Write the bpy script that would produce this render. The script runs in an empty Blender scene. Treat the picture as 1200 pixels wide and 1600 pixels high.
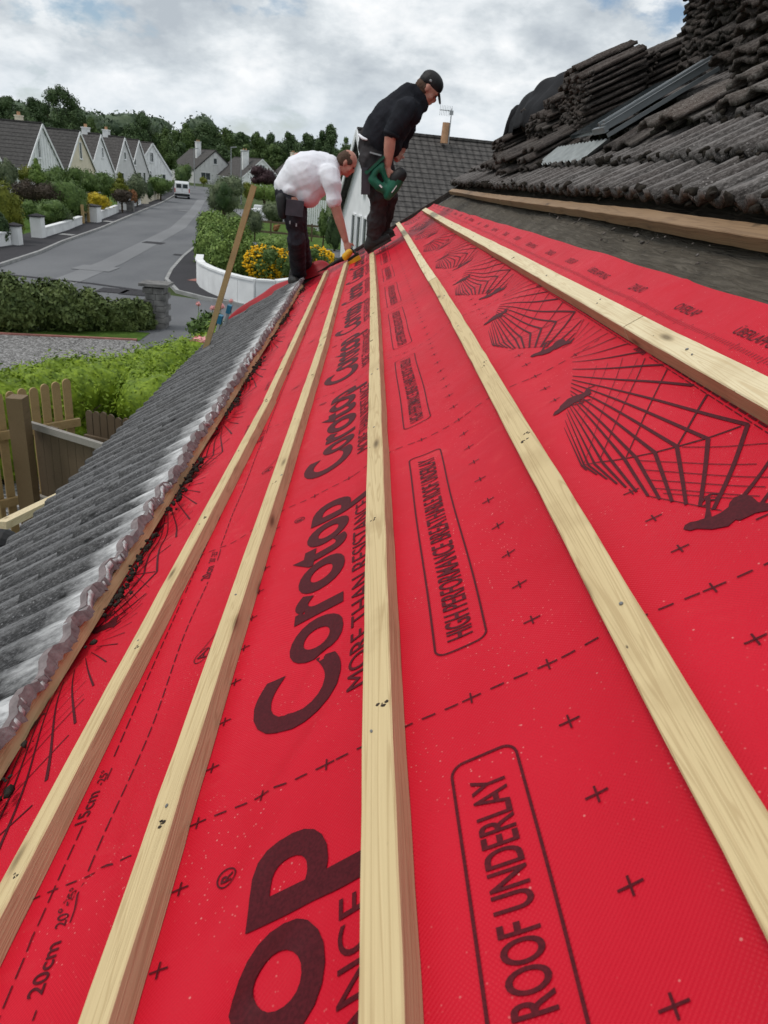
import bpy, bmesh, math, random
import numpy as np
from mathutils import Vector, Matrix
random.seed(7); RNG = np.random.default_rng(7)
SC = bpy.context.scene; COL = SC.collection

# ------------------------------------------------------------------ camera
H = 4.0; FPX = 1161.68
PIT, ROL, YAW = [math.radians(v) for v in (24.022, 5.196, 3.1485)]
ALPHA = math.radians(34.54)
F = np.array([math.sin(YAW)*math.cos(PIT), math.cos(YAW)*math.cos(PIT), -math.sin(PIT)])
R0 = np.cross(F, [0, 0, 1]); R0 /= np.linalg.norm(R0); U0 = np.cross(R0, F)
R = math.cos(ROL)*R0+math.sin(ROL)*U0; U = np.cross(R, F)
cd = bpy.data.cameras.new('camera'); cam = bpy.data.objects.new('camera', cd); COL.objects.link(cam)
cam.matrix_world = Matrix(((R[0], U[0], -F[0], 0), (R[1], U[1], -F[1], 0), (R[2], U[2], -F[2], H), (0, 0, 0, 1)))
cd.sensor_fit = 'VERTICAL'; cd.sensor_height = 24; cd.lens = 24*FPX/1600; cd.clip_start = 0.02; cd.clip_end = 3000
cd.dof.use_dof = True; cd.dof.focus_distance = 1.7; cd.dof.aperture_fstop = 9.0
SC.camera = cam
SC.render.resolution_x = 768; SC.render.resolution_y = 1024

# ------------------------------------------------------------------ sky, sun, exposure
SUN_EL, SUN_AZ = math.radians(60), math.radians(262)    # azimuth measured clockwise from +Y
W = bpy.data.worlds.new('World'); SC.world = W; W.use_nodes = True
def build_world():
    nt = W.node_tree; nt.nodes.clear(); N = nt.nodes.new; L = nt.links.new
    out = N('ShaderNodeOutputWorld'); bg = N('ShaderNodeBackground'); L(bg.outputs[0], out.inputs[0])
    sky = N('ShaderNodeTexSky'); sky.sky_type = 'NISHITA'; sky.sun_disc = False
    sky.sun_elevation = SUN_EL; sky.sun_rotation = SUN_AZ
    sc = N('ShaderNodeVectorMath'); sc.operation = 'SCALE'; sc.inputs['Scale'].default_value = 0.105
    L(sky.outputs[0], sc.inputs[0])
    tc = N('ShaderNodeTexCoord'); sp = N('ShaderNodeSeparateXYZ'); L(tc.outputs['Generated'], sp.inputs[0])
    def M(op, a, b=None, clamp=False):
        m = N('ShaderNodeMath'); m.operation = op; m.use_clamp = clamp
        for i, v in enumerate((a, b)):
            if v is None: continue
            if isinstance(v, (int, float)): m.inputs[i].default_value = v
            else: L(v, m.inputs[i])
        return m.outputs[0]
    zz = M('ADD', M('MULTIPLY', M('ABSOLUTE', sp.outputs[2]), 0.9), 0.55)
    cb = N('ShaderNodeCombineXYZ'); L(M('DIVIDE', sp.outputs[0], zz), cb.inputs[0]); L(M('DIVIDE', sp.outputs[1], zz), cb.inputs[1])
    L(M('MULTIPLY', sp.outputs[2], 1.7), cb.inputs[2])
    def noise(scale, det, rough, off, dist=0.0):
        mp = N('ShaderNodeMapping'); mp.inputs['Location'].default_value = off; L(cb.outputs[0], mp.inputs[0])
        n = N('ShaderNodeTexNoise'); n.inputs['Scale'].default_value = scale; n.inputs['Detail'].default_value = det
        n.inputs['Roughness'].default_value = rough; n.inputs['Distortion'].default_value = dist
        L(mp.outputs[0], n.inputs[0]); return n.outputs[0]
    def ramp(src, stops):
        r = N('ShaderNodeValToRGB'); e = r.color_ramp.elements
        while len(e) < len(stops): e.new(0.5)
        for k, (p, c) in zip(e, stops): k.position = p; k.color = (*c, 1)
        L(src, r.inputs[0]); return r.outputs[0]
    big = noise(3.0, 13, 0.55, (3.1, 1.7, 0), 0.0)
    det = noise(8.0, 13, 0.58, (8.2, 4.4, 0), 0.1)
    cc = M('ADD', M('MULTIPLY', big, 0.55), M('MULTIPLY', det, 0.45))
    ccol = ramp(cc, [(0.38, (0.46, 0.51, 0.56)), (0.455, (0.60, 0.65, 0.69)), (0.515, (0.77, 0.81, 0.84)), (0.59, (0.96, 0.97, 0.98))])
    mask = ramp(M('ADD', M('MULTIPLY', noise(3.4, 13, 0.56, (0.35, 6.3, 0), 0.0), 0.7), M('MULTIPLY', det, 0.3)), [(0.375, (0, 0, 0)), (0.44, (1, 1, 1))])
    hz = M('SUBTRACT', 1.0, M('MULTIPLY', M('MAXIMUM', sp.outputs[2], 0.0), 9.0), True)
    mx = N('ShaderNodeMix'); mx.data_type = 'RGBA'; L(mask, mx.inputs[0]); L(sc.outputs[0], mx.inputs[6]); L(ccol, mx.inputs[7])
    m2 = N('ShaderNodeMix'); m2.data_type = 'RGBA'; L(M('MULTIPLY', hz, 0.75), m2.inputs[0]); L(mx.outputs[2], m2.inputs[6]); m2.inputs[7].default_value = (0.62, 0.70, 0.77, 1)
    L(m2.outputs[2], bg.inputs[0]); bg.inputs[1].default_value = 1.06
build_world()
sl = bpy.data.lights.new('sun', 'SUN'); sl.energy = 1.4; sl.angle = math.radians(16); sl.color = (1, 0.96, 0.9)
so = bpy.data.objects.new('sun', sl); COL.objects.link(so)
_sd = Vector((math.sin(SUN_AZ)*math.cos(SUN_EL), math.cos(SUN_AZ)*math.cos(SUN_EL), math.sin(SUN_EL)))
so.rotation_euler = _sd.to_track_quat('Z', 'Y').to_euler()
SC.view_settings.view_transform = 'Standard'; SC.view_settings.look = 'None'; SC.view_settings.exposure = 0.0; SC.view_settings.gamma = 1

# ------------------------------------------------------------------ geometry helpers
SV = np.array([math.cos(ALPHA), 0, math.sin(ALPHA)]); NV = np.array([-math.sin(ALPHA), 0, math.cos(ALPHA)])
HC = 0.575
RO = np.array([0, 0, H])-HC*NV
RM = Matrix(((SV[0], 0, NV[0], RO[0]), (0, 1, 0, 0), (SV[2], 0, NV[2], RO[2]), (0, 0, 0, 1)))   # roof frame (s, t, n)
def rf(s, t, n=0.0): return RO+s*SV+np.array([0, t, 0])+n*NV
def ray(x, y): return F+R*(x-600)/FPX-U*(y-800)/FPX
def at(x, y, Y):
    d = ray(x, y); return d*Y/d[1]+[0, 0, H]
def gz(x, y, z=0.0):
    d = ray(x, y); P = d*((z-H)/d[2]); return np.array([P[0], P[1], z])
def rp(x, y, n=0.0):
    d = ray(x, y); P = d*(-(HC-n)/(d@NV)); return (float(P@SV), float(P[1]))
def mpp(Y): return float(np.linalg.norm(at(650, 280, Y)-at(550, 280, Y)))/100

class MB:
    def __init__(s): s.v = []; s.f = []
    def add(s, vs, fs):
        b = len(s.v); s.v += [tuple(map(float, p)) for p in vs]; s.f += [tuple(i+b for i in f) for f in fs]; return s
    def box(s, c, d, M=None):
        vs = [np.array([c[0]+i*d[0]/2, c[1]+j*d[1]/2, c[2]+k*d[2]/2]) for i in (-1, 1) for j in (-1, 1) for k in (-1, 1)]
        if M is not None: vs = [M(v) for v in vs]
        return s.add(vs, [(0, 1, 3, 2), (4, 6, 7, 5), (0, 4, 5, 1), (2, 3, 7, 6), (0, 2, 6, 4), (1, 5, 7, 3)])
    def beam(s, a, b, w, h, up=(0, 0, 1)):
        a = np.array(a, float); b = np.array(b, float); d = b-a; d /= np.linalg.norm(d)
        x = np.cross(d, up); x /= np.linalg.norm(x); z = np.cross(x, d)
        vs = [p+x*i*w/2+z*j*h/2 for p in (a, b) for i, j in ((-1, -1), (1, -1), (1, 1), (-1, 1))]
        return s.add(vs, [(3, 2, 1, 0), (4, 5, 6, 7), (0, 1, 5, 4), (1, 2, 6, 5), (2, 3, 7, 6), (3, 0, 4, 7)])
    def tube(s, pts, rs, n=10, flat=1.0, up=(0, 0, 1), caps=True):
        pts = [np.array(p, float) for p in pts]; P = []; m = len(pts); rings = []
        if not hasattr(rs, '__len__'): rs = [rs]*m
        for i in range(m):
            d = pts[min(i+1, m-1)]-pts[max(i-1, 0)]; d = d/np.linalg.norm(d)
            u = np.array(up, float)
            if abs(d@u) > 0.97: u = np.array([1.0, 0, 0]) if abs(d[0]) < 0.9 else np.array([0, 1.0, 0])
            x = np.cross(d, u); x /= np.linalg.norm(x); z = np.cross(x, d)
            if caps and i == 0:
                for k in (0.35, 0.75): rings.append((pts[0]-d*rs[0]*math.cos(math.asin(k))*0.9, rs[0]*k, x, z))
            rings.append((pts[i], rs[i], x, z))
            if caps and i == m-1:
                for k in (0.75, 0.35): rings.append((pts[i]+d*rs[i]*math.cos(math.asin(k))*0.9, rs[i]*k, x, z))
        vs = []
        for c, r, x, z in rings:
            for j in range(n):
                a = 2*math.pi*j/n; vs.append(c+x*math.cos(a)*r*flat+z*math.sin(a)*r)
        fs = [(i*n+j, i*n+(j+1) % n, (i+1)*n+(j+1) % n, (i+1)*n+j) for i in range(len(rings)-1) for j in range(n)]
        fs += [tuple(range(n-1, -1, -1)), tuple(range((len(rings)-1)*n, len(rings)*n))]
        return s.add(vs, fs)
    def ell(s, c, r, n=14, m=9, M=None):
        c = np.array(c, float); vs = []
        for i in range(1, m):
            th = math.pi*i/m
            for j in range(n):
                a = 2*math.pi*j/n; vs.append(np.array([math.sin(th)*math.cos(a)*r[0], math.sin(th)*math.sin(a)*r[1], math.cos(th)*r[2]]))
        vs += [np.array([0, 0, r[2]]), np.array([0, 0, -r[2]])]
        if M is not None: vs = [M@v for v in vs]
        vs = [c+v for v in vs]; T = len(vs)-2
        fs = [(i*n+j, (i+1)*n+j, (i+1)*n+(j+1) % n, i*n+(j+1) % n) for i in range(m-2) for j in range(n)]
        fs += [(T, j, (j+1) % n) for j in range(n)]+[(T+1, (m-2)*n+(j+1) % n, (m-2)*n+j) for j in range(n)]
        return s.add(vs, fs)
    def poly(s, pts, th, axis=(0, 0, 1)):
        a = np.array(axis, float)*th; n = len(pts); p = [np.array(q, float) for q in pts]
        return s.add(p+[q+a for q in p], [tuple(range(n-1, -1, -1)), tuple(range(n, 2*n))]+[(i, (i+1) % n, n+(i+1) % n, n+i) for i in range(n)])
    def mesh(s, name):
        me = bpy.data.meshes.new(name); me.from_pydata(s.v, [], s.f); me.update(); return me
    def build(s, name, mat, parent=None, mw=None, smooth=False):
        return link(name, s.mesh(name), mat, parent, mw, smooth)
def link(name, me, mat, parent=None, mw=None, smooth=False):
    if mat is not None and not me.materials: me.materials.append(mat)
    if smooth: me.polygons.foreach_set('use_smooth', [True]*len(me.polygons))
    o = bpy.data.objects.new(name, me); COL.objects.link(o)
    if parent is not None:
        o.parent = parent
        if mw is None and parent.get('wl'): o.matrix_parent_inverse = parent.matrix_world.inverted()
    if mw is not None: o.matrix_world = mw
    return o
def empty(name, loc, label=None, cat=None, group=None):
    o = bpy.data.objects.new(name, None); COL.objects.link(o); o.matrix_world = Matrix.Translation(Vector(loc)); o['wl'] = 1
    o.empty_display_size = 0.1
    if label: tag(o, label, cat, group)
    return o
def tag(o, label=None, cat=None, group=None, kind=None):
    for k, v in (('label', label), ('category', cat), ('group', group), ('kind', kind)):
        if v: o[k] = v
    return o
def npmesh(name, V, Fq, k=4):
    me = bpy.data.meshes.new(name); V = np.asarray(V, np.float32); Fq = np.asarray(Fq, np.int32)
    me.vertices.add(len(V)); me.vertices.foreach_set('co', V.ravel())
    me.loops.add(Fq.size); me.loops.foreach_set('vertex_index', Fq.ravel())
    me.polygons.add(len(Fq)); me.polygons.foreach_set('loop_start', np.arange(0, Fq.size, k, dtype=np.int32))
    me.update(calc_edges=True); me.validate(); return me
def remesh(mb, name, voxel, smooth=4, disp=None):
    me = mb.mesh(name); o = bpy.data.objects.new(name, me); COL.objects.link(o)
    m = o.modifiers.new('r', 'REMESH'); m.mode = 'VOXEL'; m.voxel_size = voxel
    if smooth:
        m = o.modifiers.new('s', 'SMOOTH'); m.factor = 0.5; m.iterations = smooth
    bpy.context.view_layer.update()
    dg = bpy.context.evaluated_depsgraph_get(); ev = o.evaluated_get(dg); out = bpy.data.meshes.new_from_object(ev)
    bpy.data.objects.remove(o)
    if disp is not None:
        n = len(out.vertices); co = np.zeros(n*3, np.float32); out.vertices.foreach_get('co', co); co = co.reshape(-1, 3)
        no = np.zeros(n*3, np.float32); out.vertices.foreach_get('normal', no); no = no.reshape(-1, 3)
        co = co+no*disp(co, no)[:, None]; out.vertices.foreach_set('co', co.astype(np.float32).ravel()); out.update()
    out.name = name; return out

# ------------------------------------------------------------------ material helper
class Mat:
    def __init__(s, name, rough=0.7, spec=0.3):
        s.m = bpy.data.materials.new(name); s.m.use_nodes = True; s.nt = s.m.node_tree
        s.b = s.nt.nodes['Principled BSDF']; s.b.inputs['Roughness'].default_value = rough
        s.b.inputs['Specular IOR Level'].default_value = spec; s.tc = s.nt.nodes.new('ShaderNodeTexCoord')
    def N(s, t): return s.nt.nodes.new(t)
    def L(s, a, b): s.nt.links.new(a, b)
    def co(s, scale=(1, 1, 1), loc=(0, 0, 0), rot=(0, 0, 0), src='Object', rnd=False):
        mp = s.N('ShaderNodeMapping'); mp.inputs['Scale'].default_value = scale; mp.inputs['Location'].default_value = loc
        mp.inputs['Rotation'].default_value = rot
        v = s.tc.outputs[src]
        if src == 'World': pass
        if rnd:
            oi = s.N('ShaderNodeObjectInfo'); ad = s.N('ShaderNodeVectorMath'); ad.operation = 'MULTIPLY_ADD'
            s.L(oi.outputs['Random'], ad.inputs[0]); ad.inputs[1].default_value = (37, 53, 71); s.L(v, ad.inputs[2]); v = ad.outputs[0]
        s.L(v, mp.inputs[0]); return mp.outputs[0]
    def noise(s, scale, vec=None, det=4, rough=0.55, dist=0.0):
        n = s.N('ShaderNodeTexNoise'); n.inputs['Scale'].default_value = scale; n.inputs['Detail'].default_value = det
        n.inputs['Roughness'].default_value = rough; n.inputs['Distortion'].default_value = dist
        s.L(vec if vec is not None else s.tc.outputs['Object'], n.inputs[0]); return n.outputs[0]
    def vor(s, scale, vec=None, feat='F1', out='Distance'):
        n = s.N('ShaderNodeTexVoronoi'); n.inputs['Scale'].default_value = scale; n.feature = feat
        s.L(vec if vec is not None else s.tc.outputs['Object'], n.inputs[0]); return n.outputs[out]
    def ramp(s, src, stops, interp='LINEAR'):
        r = s.N('ShaderNodeValToRGB'); e = r.color_ramp.elements; r.color_ramp.interpolation = interp
        while len(e) < len(stops): e.new(0.5)
        for k, (p, c) in zip(e, stops):
            if not hasattr(c, '__len__'): c = (c, c, c)
            k.position = p; k.color = (*c, 1)
        s.L(src, r.inputs[0]); return r.outputs[0]
    def math(s, op, a, b=None, clamp=False):
        m = s.N('ShaderNodeMath'); m.operation = op; m.use_clamp = clamp
        for i, v in enumerate((a, b)):
            if v is None: continue
            if isinstance(v, (int, float)): m.inputs[i].default_value = v
            else: s.L(v, m.inputs[i])
        return m.outputs[0]
    def mix(s, fac, a, b, mode='MIX'):
        m = s.N('ShaderNodeMix'); m.data_type = 'RGBA'; m.blend_type = mode
        for i, v in ((0, fac), (6, a), (7, b)):
            if isinstance(v, (int, float)): m.inputs[i].default_value = v
            elif isinstance(v, tuple): m.inputs[i].default_value = (*v, 1)
            else: s.L(v, m.inputs[i])
        return m.outputs[2]
    def sep(s, vec=None):
        n = s.N('ShaderNodeSeparateXYZ'); s.L(vec if vec is not None else s.tc.outputs['Object'], n.inputs[0]); return n.outputs
    def col(s, v):
        if isinstance(v, tuple): s.b.inputs['Base Color'].default_value = (*v, 1)
        else: s.L(v, s.b.inputs['Base Color'])
        return s
    def rough(s, v): s.L(v, s.b.inputs['Roughness']); return s
    def bump(s, h, dist=0.002, strength=1.0):
        b = s.N('ShaderNodeBump'); b.inputs['Distance'].default_value = dist; b.inputs['Strength'].default_value = strength
        s.L(h, b.inputs['Height']); s.L(b.outputs[0], s.b.inputs['Normal']); return s

def simple(name, c, rough=0.7, var=0.25, scale=6, bumpd=0.0, bscale=40, spec=0.3, metal=0.0):
    m = Mat(name, rough, spec)
    n = m.noise(scale, det=6); lo = tuple(max(0, x*(1-var)) for x in c); hi = tuple(min(1, x*(1+var)) for x in c)
    m.col(m.ramp(n, [(0.3, lo), (0.7, hi)])); m.b.inputs['Metallic'].default_value = metal
    if bumpd: m.bump(m.noise(bscale, det=5), bumpd)
    return m.m

def m_membrane():
    m = Mat('red_membrane', 0.5, 0.16)
    n1 = m.noise(2.2, det=6); n2 = m.noise(1.0, m.co((9, 16, 9)), det=9, rough=0.75, dist=0.6)
    c = m.ramp(n1, [(0.3, (0.52, 0.0055, 0.020)), (0.7, (0.59, 0.0075, 0.026))])
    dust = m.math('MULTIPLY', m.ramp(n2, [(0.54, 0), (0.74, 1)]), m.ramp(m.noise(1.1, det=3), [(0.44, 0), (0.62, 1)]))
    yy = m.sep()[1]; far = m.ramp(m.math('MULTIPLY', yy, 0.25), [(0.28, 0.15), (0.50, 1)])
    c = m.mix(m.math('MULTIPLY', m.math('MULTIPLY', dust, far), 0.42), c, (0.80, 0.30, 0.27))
    pat = m.ramp(m.noise(5.0, m.co((1, 1, 1), (4, 7, 2)), det=5), [(0.46, 0), (0.62, 1)])
    sp = m.ramp(m.vor(105), [(0.08, 1), (0.15, 0)])
    sp2 = m.ramp(m.vor(34), [(0.035, 1), (0.055, 0)])
    c = m.mix(m.math('MULTIPLY', m.math('MAXIMUM', m.math('MULTIPLY', sp, pat), sp2), 0.30), c, (0.85, 0.55, 0.48))
    m.col(c)
    x = m.sep()
    def wv(fx, fy):
        return m.math('SINE', m.math('ADD', m.math('MULTIPLY', x[0], fx), m.math('MULTIPLY', x[1], fy)))
    w = m.math('ADD', wv(1150, 1150), wv(1150, -1150))
    cr = m.noise(7, m.co((1, 0.4, 1)), det=3)
    hgt = m.math('ADD', m.math('MULTIPLY', w, 0.22), m.math('MULTIPLY', cr, 8.0))
    m.bump(hgt, 0.0007, 0.8)
    m.rough(m.ramp(n2, [(0.3, 0.42), (0.8, 0.62)]))
    return m.m
def m_wood(name, light, dark, side=None, knots=True, pale=0.0):
    m = Mat(name, 0.62, 0.25)
    v = m.co((1, 1, 1), rnd=True)
    g = m.noise(1.0, m.co((130, 3.0, 130), rnd=True), det=5, rough=0.6, dist=0.4)
    rings = m.noise(1.0, m.co((34, 0.9, 34), rnd=True), det=2, dist=1.2)
    rr = m.math('SINE', m.math('MULTIPLY', rings, 60))
    c = m.mix(m.ramp(g, [(0.3, 0), (0.75, 1)]), light, tuple(l*0.80+d*0.20 for l, d in zip(light, dark)))
    c = m.mix(m.math('MULTIPLY', m.ramp(rr, [(0.35, 0), (1.0, 1)]), 0.40), c, dark)
    bl = m.noise(6, v, det=4); c = m.mix(m.math('MULTIPLY', m.ramp(bl, [(0.55, 0), (0.8, 1)]), 0.5), c, tuple(d*0.9 for d in dark))
    if knots:
        kv = m.co((16, 4.2, 16), rnd=True)
        kn = m.vor(1.0, kv); cell = m.vor(1.0, kv, out='Color')
        on = m.ramp(m.sep(cell)[0], [(0.48, 0), (0.50, 1)])
        k = m.math('MULTIPLY', m.ramp(kn, [(0.05, 1), (0.17, 0)]), on)
        halo = m.math('MULTIPLY', m.ramp(kn, [(0.10, 1), (0.34, 0)]), on)
        c = m.mix(m.math('MULTIPLY', halo, 0.35), c, dark); c = m.mix(m.math('MULTIPLY', k, 0.8), c, tuple(d*0.28 for d in dark))
        dm = m.ramp(m.vor(1.0, m.co((60, 24, 60), (3, 1, 2), rnd=True)), [(0.05, 1), (0.10, 0)])
        dm2 = m.ramp(m.noise(5, m.co((1, 1, 1), (9, 3, 1), rnd=True)), [(0.57, 0), (0.62, 1)])
        c = m.mix(m.math('MULTIPLY', m.math('MULTIPLY', dm, dm2), 0.85), c, (0.03, 0.02, 0.012))
    m.col(c); m.bump(m.math('ADD', g, m.math('MULTIPLY', rr, 0.15)), 0.0012, 0.7)
    return m.m
def m_tile(name, base, hi, lichen_rib_light, pale_edge=None, warm=(0.10, 0.065, 0.05), stripe=True, rib_shade=0):
    m = Mat(name, 0.88, 0.12)
    st = m.noise(1.0, m.co((3.0, 46, 46), rnd=True) if stripe else m.co((20, 20, 20), rnd=True), det=6, rough=0.65)
    n = m.noise(1.0, m.co((14, 24, 24), rnd=True), det=10, rough=0.78); n3 = m.noise(2.3, m.co(rnd=True), det=3)
    c = m.mix(m.ramp(n, [(0.32, 0), (0.70, 1)]), base, hi)
    c = m.mix(m.math('MULTIPLY', m.ramp(st, [(0.48, 0), (0.70, 1)]), 0.62), c, lichen_rib_light)
    c = m.mix(m.math('MULTIPLY', m.ramp(n3, [(0.42, 0), (0.62, 1)]), 0.40), c, warm)
    if rib_shade:  # pans darkened and rib tops lightened: light and shade painted into the colour
        fr = m.math('FRACT', m.math('MULTIPLY', m.math('ADD', m.sep()[1], rib_shade), 1/0.15)); pan_shade = m.ramp(fr, [(0.15, 1), (0.35, 0), (0.65, 0), (0.85, 1)])
        c = m.mix(m.math('MULTIPLY', pan_shade, 0.72), c, tuple(b*0.6 for b in base)); rib_light = m.ramp(fr, [(0.36, 0), (0.46, 1), (0.58, 1), (0.68, 0)]); c = m.mix(m.math('MULTIPLY', m.math('MULTIPLY', rib_light, m.ramp(n, [(0.35, 0.2), (0.6, 1)])), 0.55), c, lichen_rib_light)
    fine = m.noise(1.0, m.co((70, 150, 150), rnd=True), det=6, rough=0.8)
    c = m.mix(m.math('MULTIPLY', m.ramp(fine, [(0.50, 0), (0.64, 1)]), 0.55), c, lichen_rib_light); c = m.mix(m.math('MULTIPLY', m.ramp(fine, [(0.34, 1), (0.47, 0)]), 0.75), c, tuple(b*0.35 for b in base))
    sp = m.ramp(m.vor(60, m.co(rnd=True)), [(0.10, 1), (0.22, 0)])
    spm = m.ramp(m.noise(6, m.co((1, 1, 1), (3, 3, 3)), det=4), [(0.5, 0), (0.6, 1)])
    c = m.mix(m.math('MULTIPLY', m.math('MULTIPLY', sp, spm), 0.6), c, tuple(min(1, l*1.5) for l in lichen_rib_light))
    blk = m.ramp(m.vor(9, m.co((0.55, 1, 1), (1, 5, 2))), [(0.05, 1), (0.13, 0)])
    c = m.mix(m.math('MULTIPLY', blk, 0.9), c, (0.012, 0.012, 0.012))
    if pale_edge:
        x = m.sep()[0]
        d = m.math('ADD', m.math('SUBTRACT', pale_edge+0.035, x), m.math('MULTIPLY', m.math('SUBTRACT', m.noise(1.0, m.co((7, 15, 7)), det=4), 0.5), 0.26))
        k = m.ramp(d, [(0.05, 1), (0.17, 0)])
        k = m.math('MULTIPLY', k, m.ramp(m.noise(1.0, m.co((14, 55, 55), (2, 2, 2)), det=7, rough=0.7), [(0.30, 0.15), (0.60, 1)]))
        c = m.mix(m.math('MULTIPLY', k, 0.95), c, (0.66, 0.66, 0.66))
    m.col(c); m.bump(m.math('ADD', n, m.math('MULTIPLY', m.noise(90, det=4), 0.4)), 0.005, 0.9)
    return m.m
def m_leaf(name, dark, light, scale=0.8, spec=0.25):
    m = Mat(name, 0.6, spec)
    n = m.noise(scale*3, det=3); n2 = m.noise(scale*14, det=2)
    k = m.math('ADD', m.math('MULTIPLY', n, 0.55), m.math('MULTIPLY', n2, 0.45))
    m.col(m.ramp(k, [(0.34, dark), (0.66, light)]))
    m.b.inputs['Subsurface Weight'].default_value = 0.0
    return m.m
def m_roofgrid(name, base, hi, px=0.3, py=0.33):
    m = Mat(name, 0.85, 0.15)
    n = m.noise(5, det=7); c = m.mix(m.ramp(n, [(0.3, 0), (0.7, 1)]), base, hi)
    m.col(c); m.bump(m.noise(30, det=4), 0.01); return m.m
def m_asphalt(name, base, hi, sc=1.0):
    m = Mat(name, 0.9, 0.2)
    n = m.noise(0.35*sc, m.co((1, 0.35, 1)), det=6); g = m.noise(45, det=3); c = m.mix(m.ramp(n, [(0.35, 0), (0.65, 1)]), base, hi)
    c = m.mix(m.math('MULTIPLY', m.ramp(g, [(0.45, 0), (0.7, 1)]), 0.25), c, tuple(min(1, h*1.8) for h in hi))
    m.col(c); m.bump(g, 0.004); return m.m
MT = {}
MT['membrane'] = m_membrane()
_i = Mat('maroon_ink', 0.55, 0.15)
_i.col(_i.mix(_i.ramp(_i.noise(240, det=2), [(0.35, 0), (0.65, 1)]), (0.055, 0.0035, 0.007), (0.085, 0.006, 0.011))); MT['ink'] = _i.m
_i = Mat('thin_maroon_ink', 0.55, 0.15)
_i.col(_i.mix(_i.ramp(_i.noise(240, det=2), [(0.35, 0), (0.65, 1)]), (0.065, 0.004, 0.008), (0.105, 0.006, 0.012))); MT['ink2'] = _i.m
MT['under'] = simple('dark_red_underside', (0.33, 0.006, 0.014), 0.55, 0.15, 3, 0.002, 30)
MT['wood'] = m_wood('treated_pine', (0.64, 0.50, 0.275), (0.35, 0.225, 0.10))
MT['wood_side_shaded'] = m_wood('shaded_batten_side', (0.52, 0.35, 0.21), (0.29, 0.16, 0.085))  # browner than the batten tops: side shade and red bounce put into the colour
MT['wood_pale'] = m_wood('pale_pine', (0.75, 0.64, 0.42), (0.48, 0.33, 0.16))
MT['wood_old'] = m_wood('old_brown_timber', (0.30, 0.19, 0.105), (0.13, 0.075, 0.04))
MT['tile_lo'] = m_tile('eaves_tile', (0.038, 0.038, 0.040), (0.105, 0.103, 0.104), (0.25, 0.25, 0.255), pale_edge=-1.17, warm=(0.075, 0.072, 0.07), rib_shade=1.3)
MT['tile_hi'] = m_tile('weathered_tile', (0.036, 0.032, 0.030), (0.105, 0.095, 0.090), (0.27, 0.25, 0.24), warm=(0.060, 0.045, 0.040), rib_shade=0.75)
MT['tile_st'] = m_tile('stacked_tile', (0.018, 0.015, 0.014), (0.075, 0.063, 0.058), (0.18, 0.16, 0.145), warm=(0.055, 0.038, 0.031))
MT['tile_pale'] = m_tile('pale_tile', (0.05, 0.042, 0.038), (0.12, 0.105, 0.095), (0.30, 0.28, 0.26))
MT['tile_core'] = simple('broken_tile_edge', (0.22, 0.185, 0.185), 0.95, 0.30, 30, 0.004, 60, 0.1)
MT['felt'] = None
_f = Mat('brown_felt', 0.8, 0.25)
_w = _f.noise(1.0, _f.co((42, 5, 1)), det=4, dist=1.0); _n = _f.noise(5, det=6)
_f.col(_f.mix(_f.ramp(_n, [(0.3, 0), (0.7, 1)]), (0.075, 0.062, 0.045), (0.135, 0.115, 0.088)))
_ws = _f.noise(1.0, _f.co((75, 7, 1), (3, 1, 0)), det=5, dist=1.5)  # paler streaks paint the light on the wrinkles into the felt colour
_f.col(_f.mix(_f.math('MULTIPLY', _f.ramp(_ws, [(0.50, 0), (0.66, 1)]), 0.35), _f.mix(_f.ramp(_n, [(0.3, 0), (0.7, 1)]), (0.062, 0.051, 0.038), (0.115, 0.098, 0.075)), (0.21, 0.185, 0.15))); _f.bump(_f.math('ADD', _w, _ws), 0.016, 1.0); MT['felt'] = _f.m
MT['nail'] = simple('nail_steel', (0.22, 0.22, 0.22), 0.4, 0.3, 50, metal=0.6)
MT['dentm'] = simple('dark_nail_dent', (0.04, 0.028, 0.02), 0.9, 0.3, 50)
MT['debris'] = simple('black_moss_debris', (0.032, 0.027, 0.022), 0.95, 0.5, 40, 0.01, 80, 0.1)
MT['white'] = simple('white_render', (0.82, 0.83, 0.84), 0.8, 0.06, 1.5, 0.003, 20)
MT['wallwhite'] = simple('white_painted_wall', (0.76, 0.77, 0.77), 0.85, 0.13, 1.2, 0.004, 20)
MT['cream'] = simple('cream_render', (0.70, 0.63, 0.50), 0.8, 0.08, 1.5, 0.003, 20)
MT['greyrender'] = simple('grey_render', (0.60, 0.60, 0.60), 0.8, 0.08, 1.5, 0.003, 20)
MT['glass'] = simple('dark_window_glass', (0.035, 0.045, 0.05), 0.12, 0.2, 2, spec=0.6)
MT['pvc'] = simple('white_pvc', (0.78, 0.79, 0.80), 0.45, 0.05, 3)
MT['dark'] = simple('dark_fascia', (0.035, 0.032, 0.032), 0.6, 0.2, 3)
MT['roofg'] = m_roofgrid('grey_roof_tile', (0.060, 0.056, 0.054), (0.115, 0.108, 0.104))
_r = Mat('neighbour_roof_tile', 0.85, 0.15); _v = _r.sep(_r.co((1, 1, 1), rot=(0, 0, -math.radians(11.5))))[0]
_q = _r.math('FRACT', _r.math('MULTIPLY', _v, 3.1)); _k = _r.ramp(_q, [(0.0, 1), (0.22, 0), (0.8, 0), (1.0, 1)]); _n = _r.noise(5, det=7)
_c = _r.mix(_r.ramp(_n, [(0.3, 0), (0.7, 1)]), (0.060, 0.056, 0.054), (0.12, 0.112, 0.106)); _r.col(_r.mix(_r.math('MULTIPLY', _k, 0.55), _c, (0.03, 0.028, 0.028))); _r.bump(_k, -0.03); MT['roofn'] = _r.m
MT['roofh'] = m_roofgrid('brown_roof_tile', (0.048, 0.046, 0.045), (0.096, 0.091, 0.088))
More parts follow.
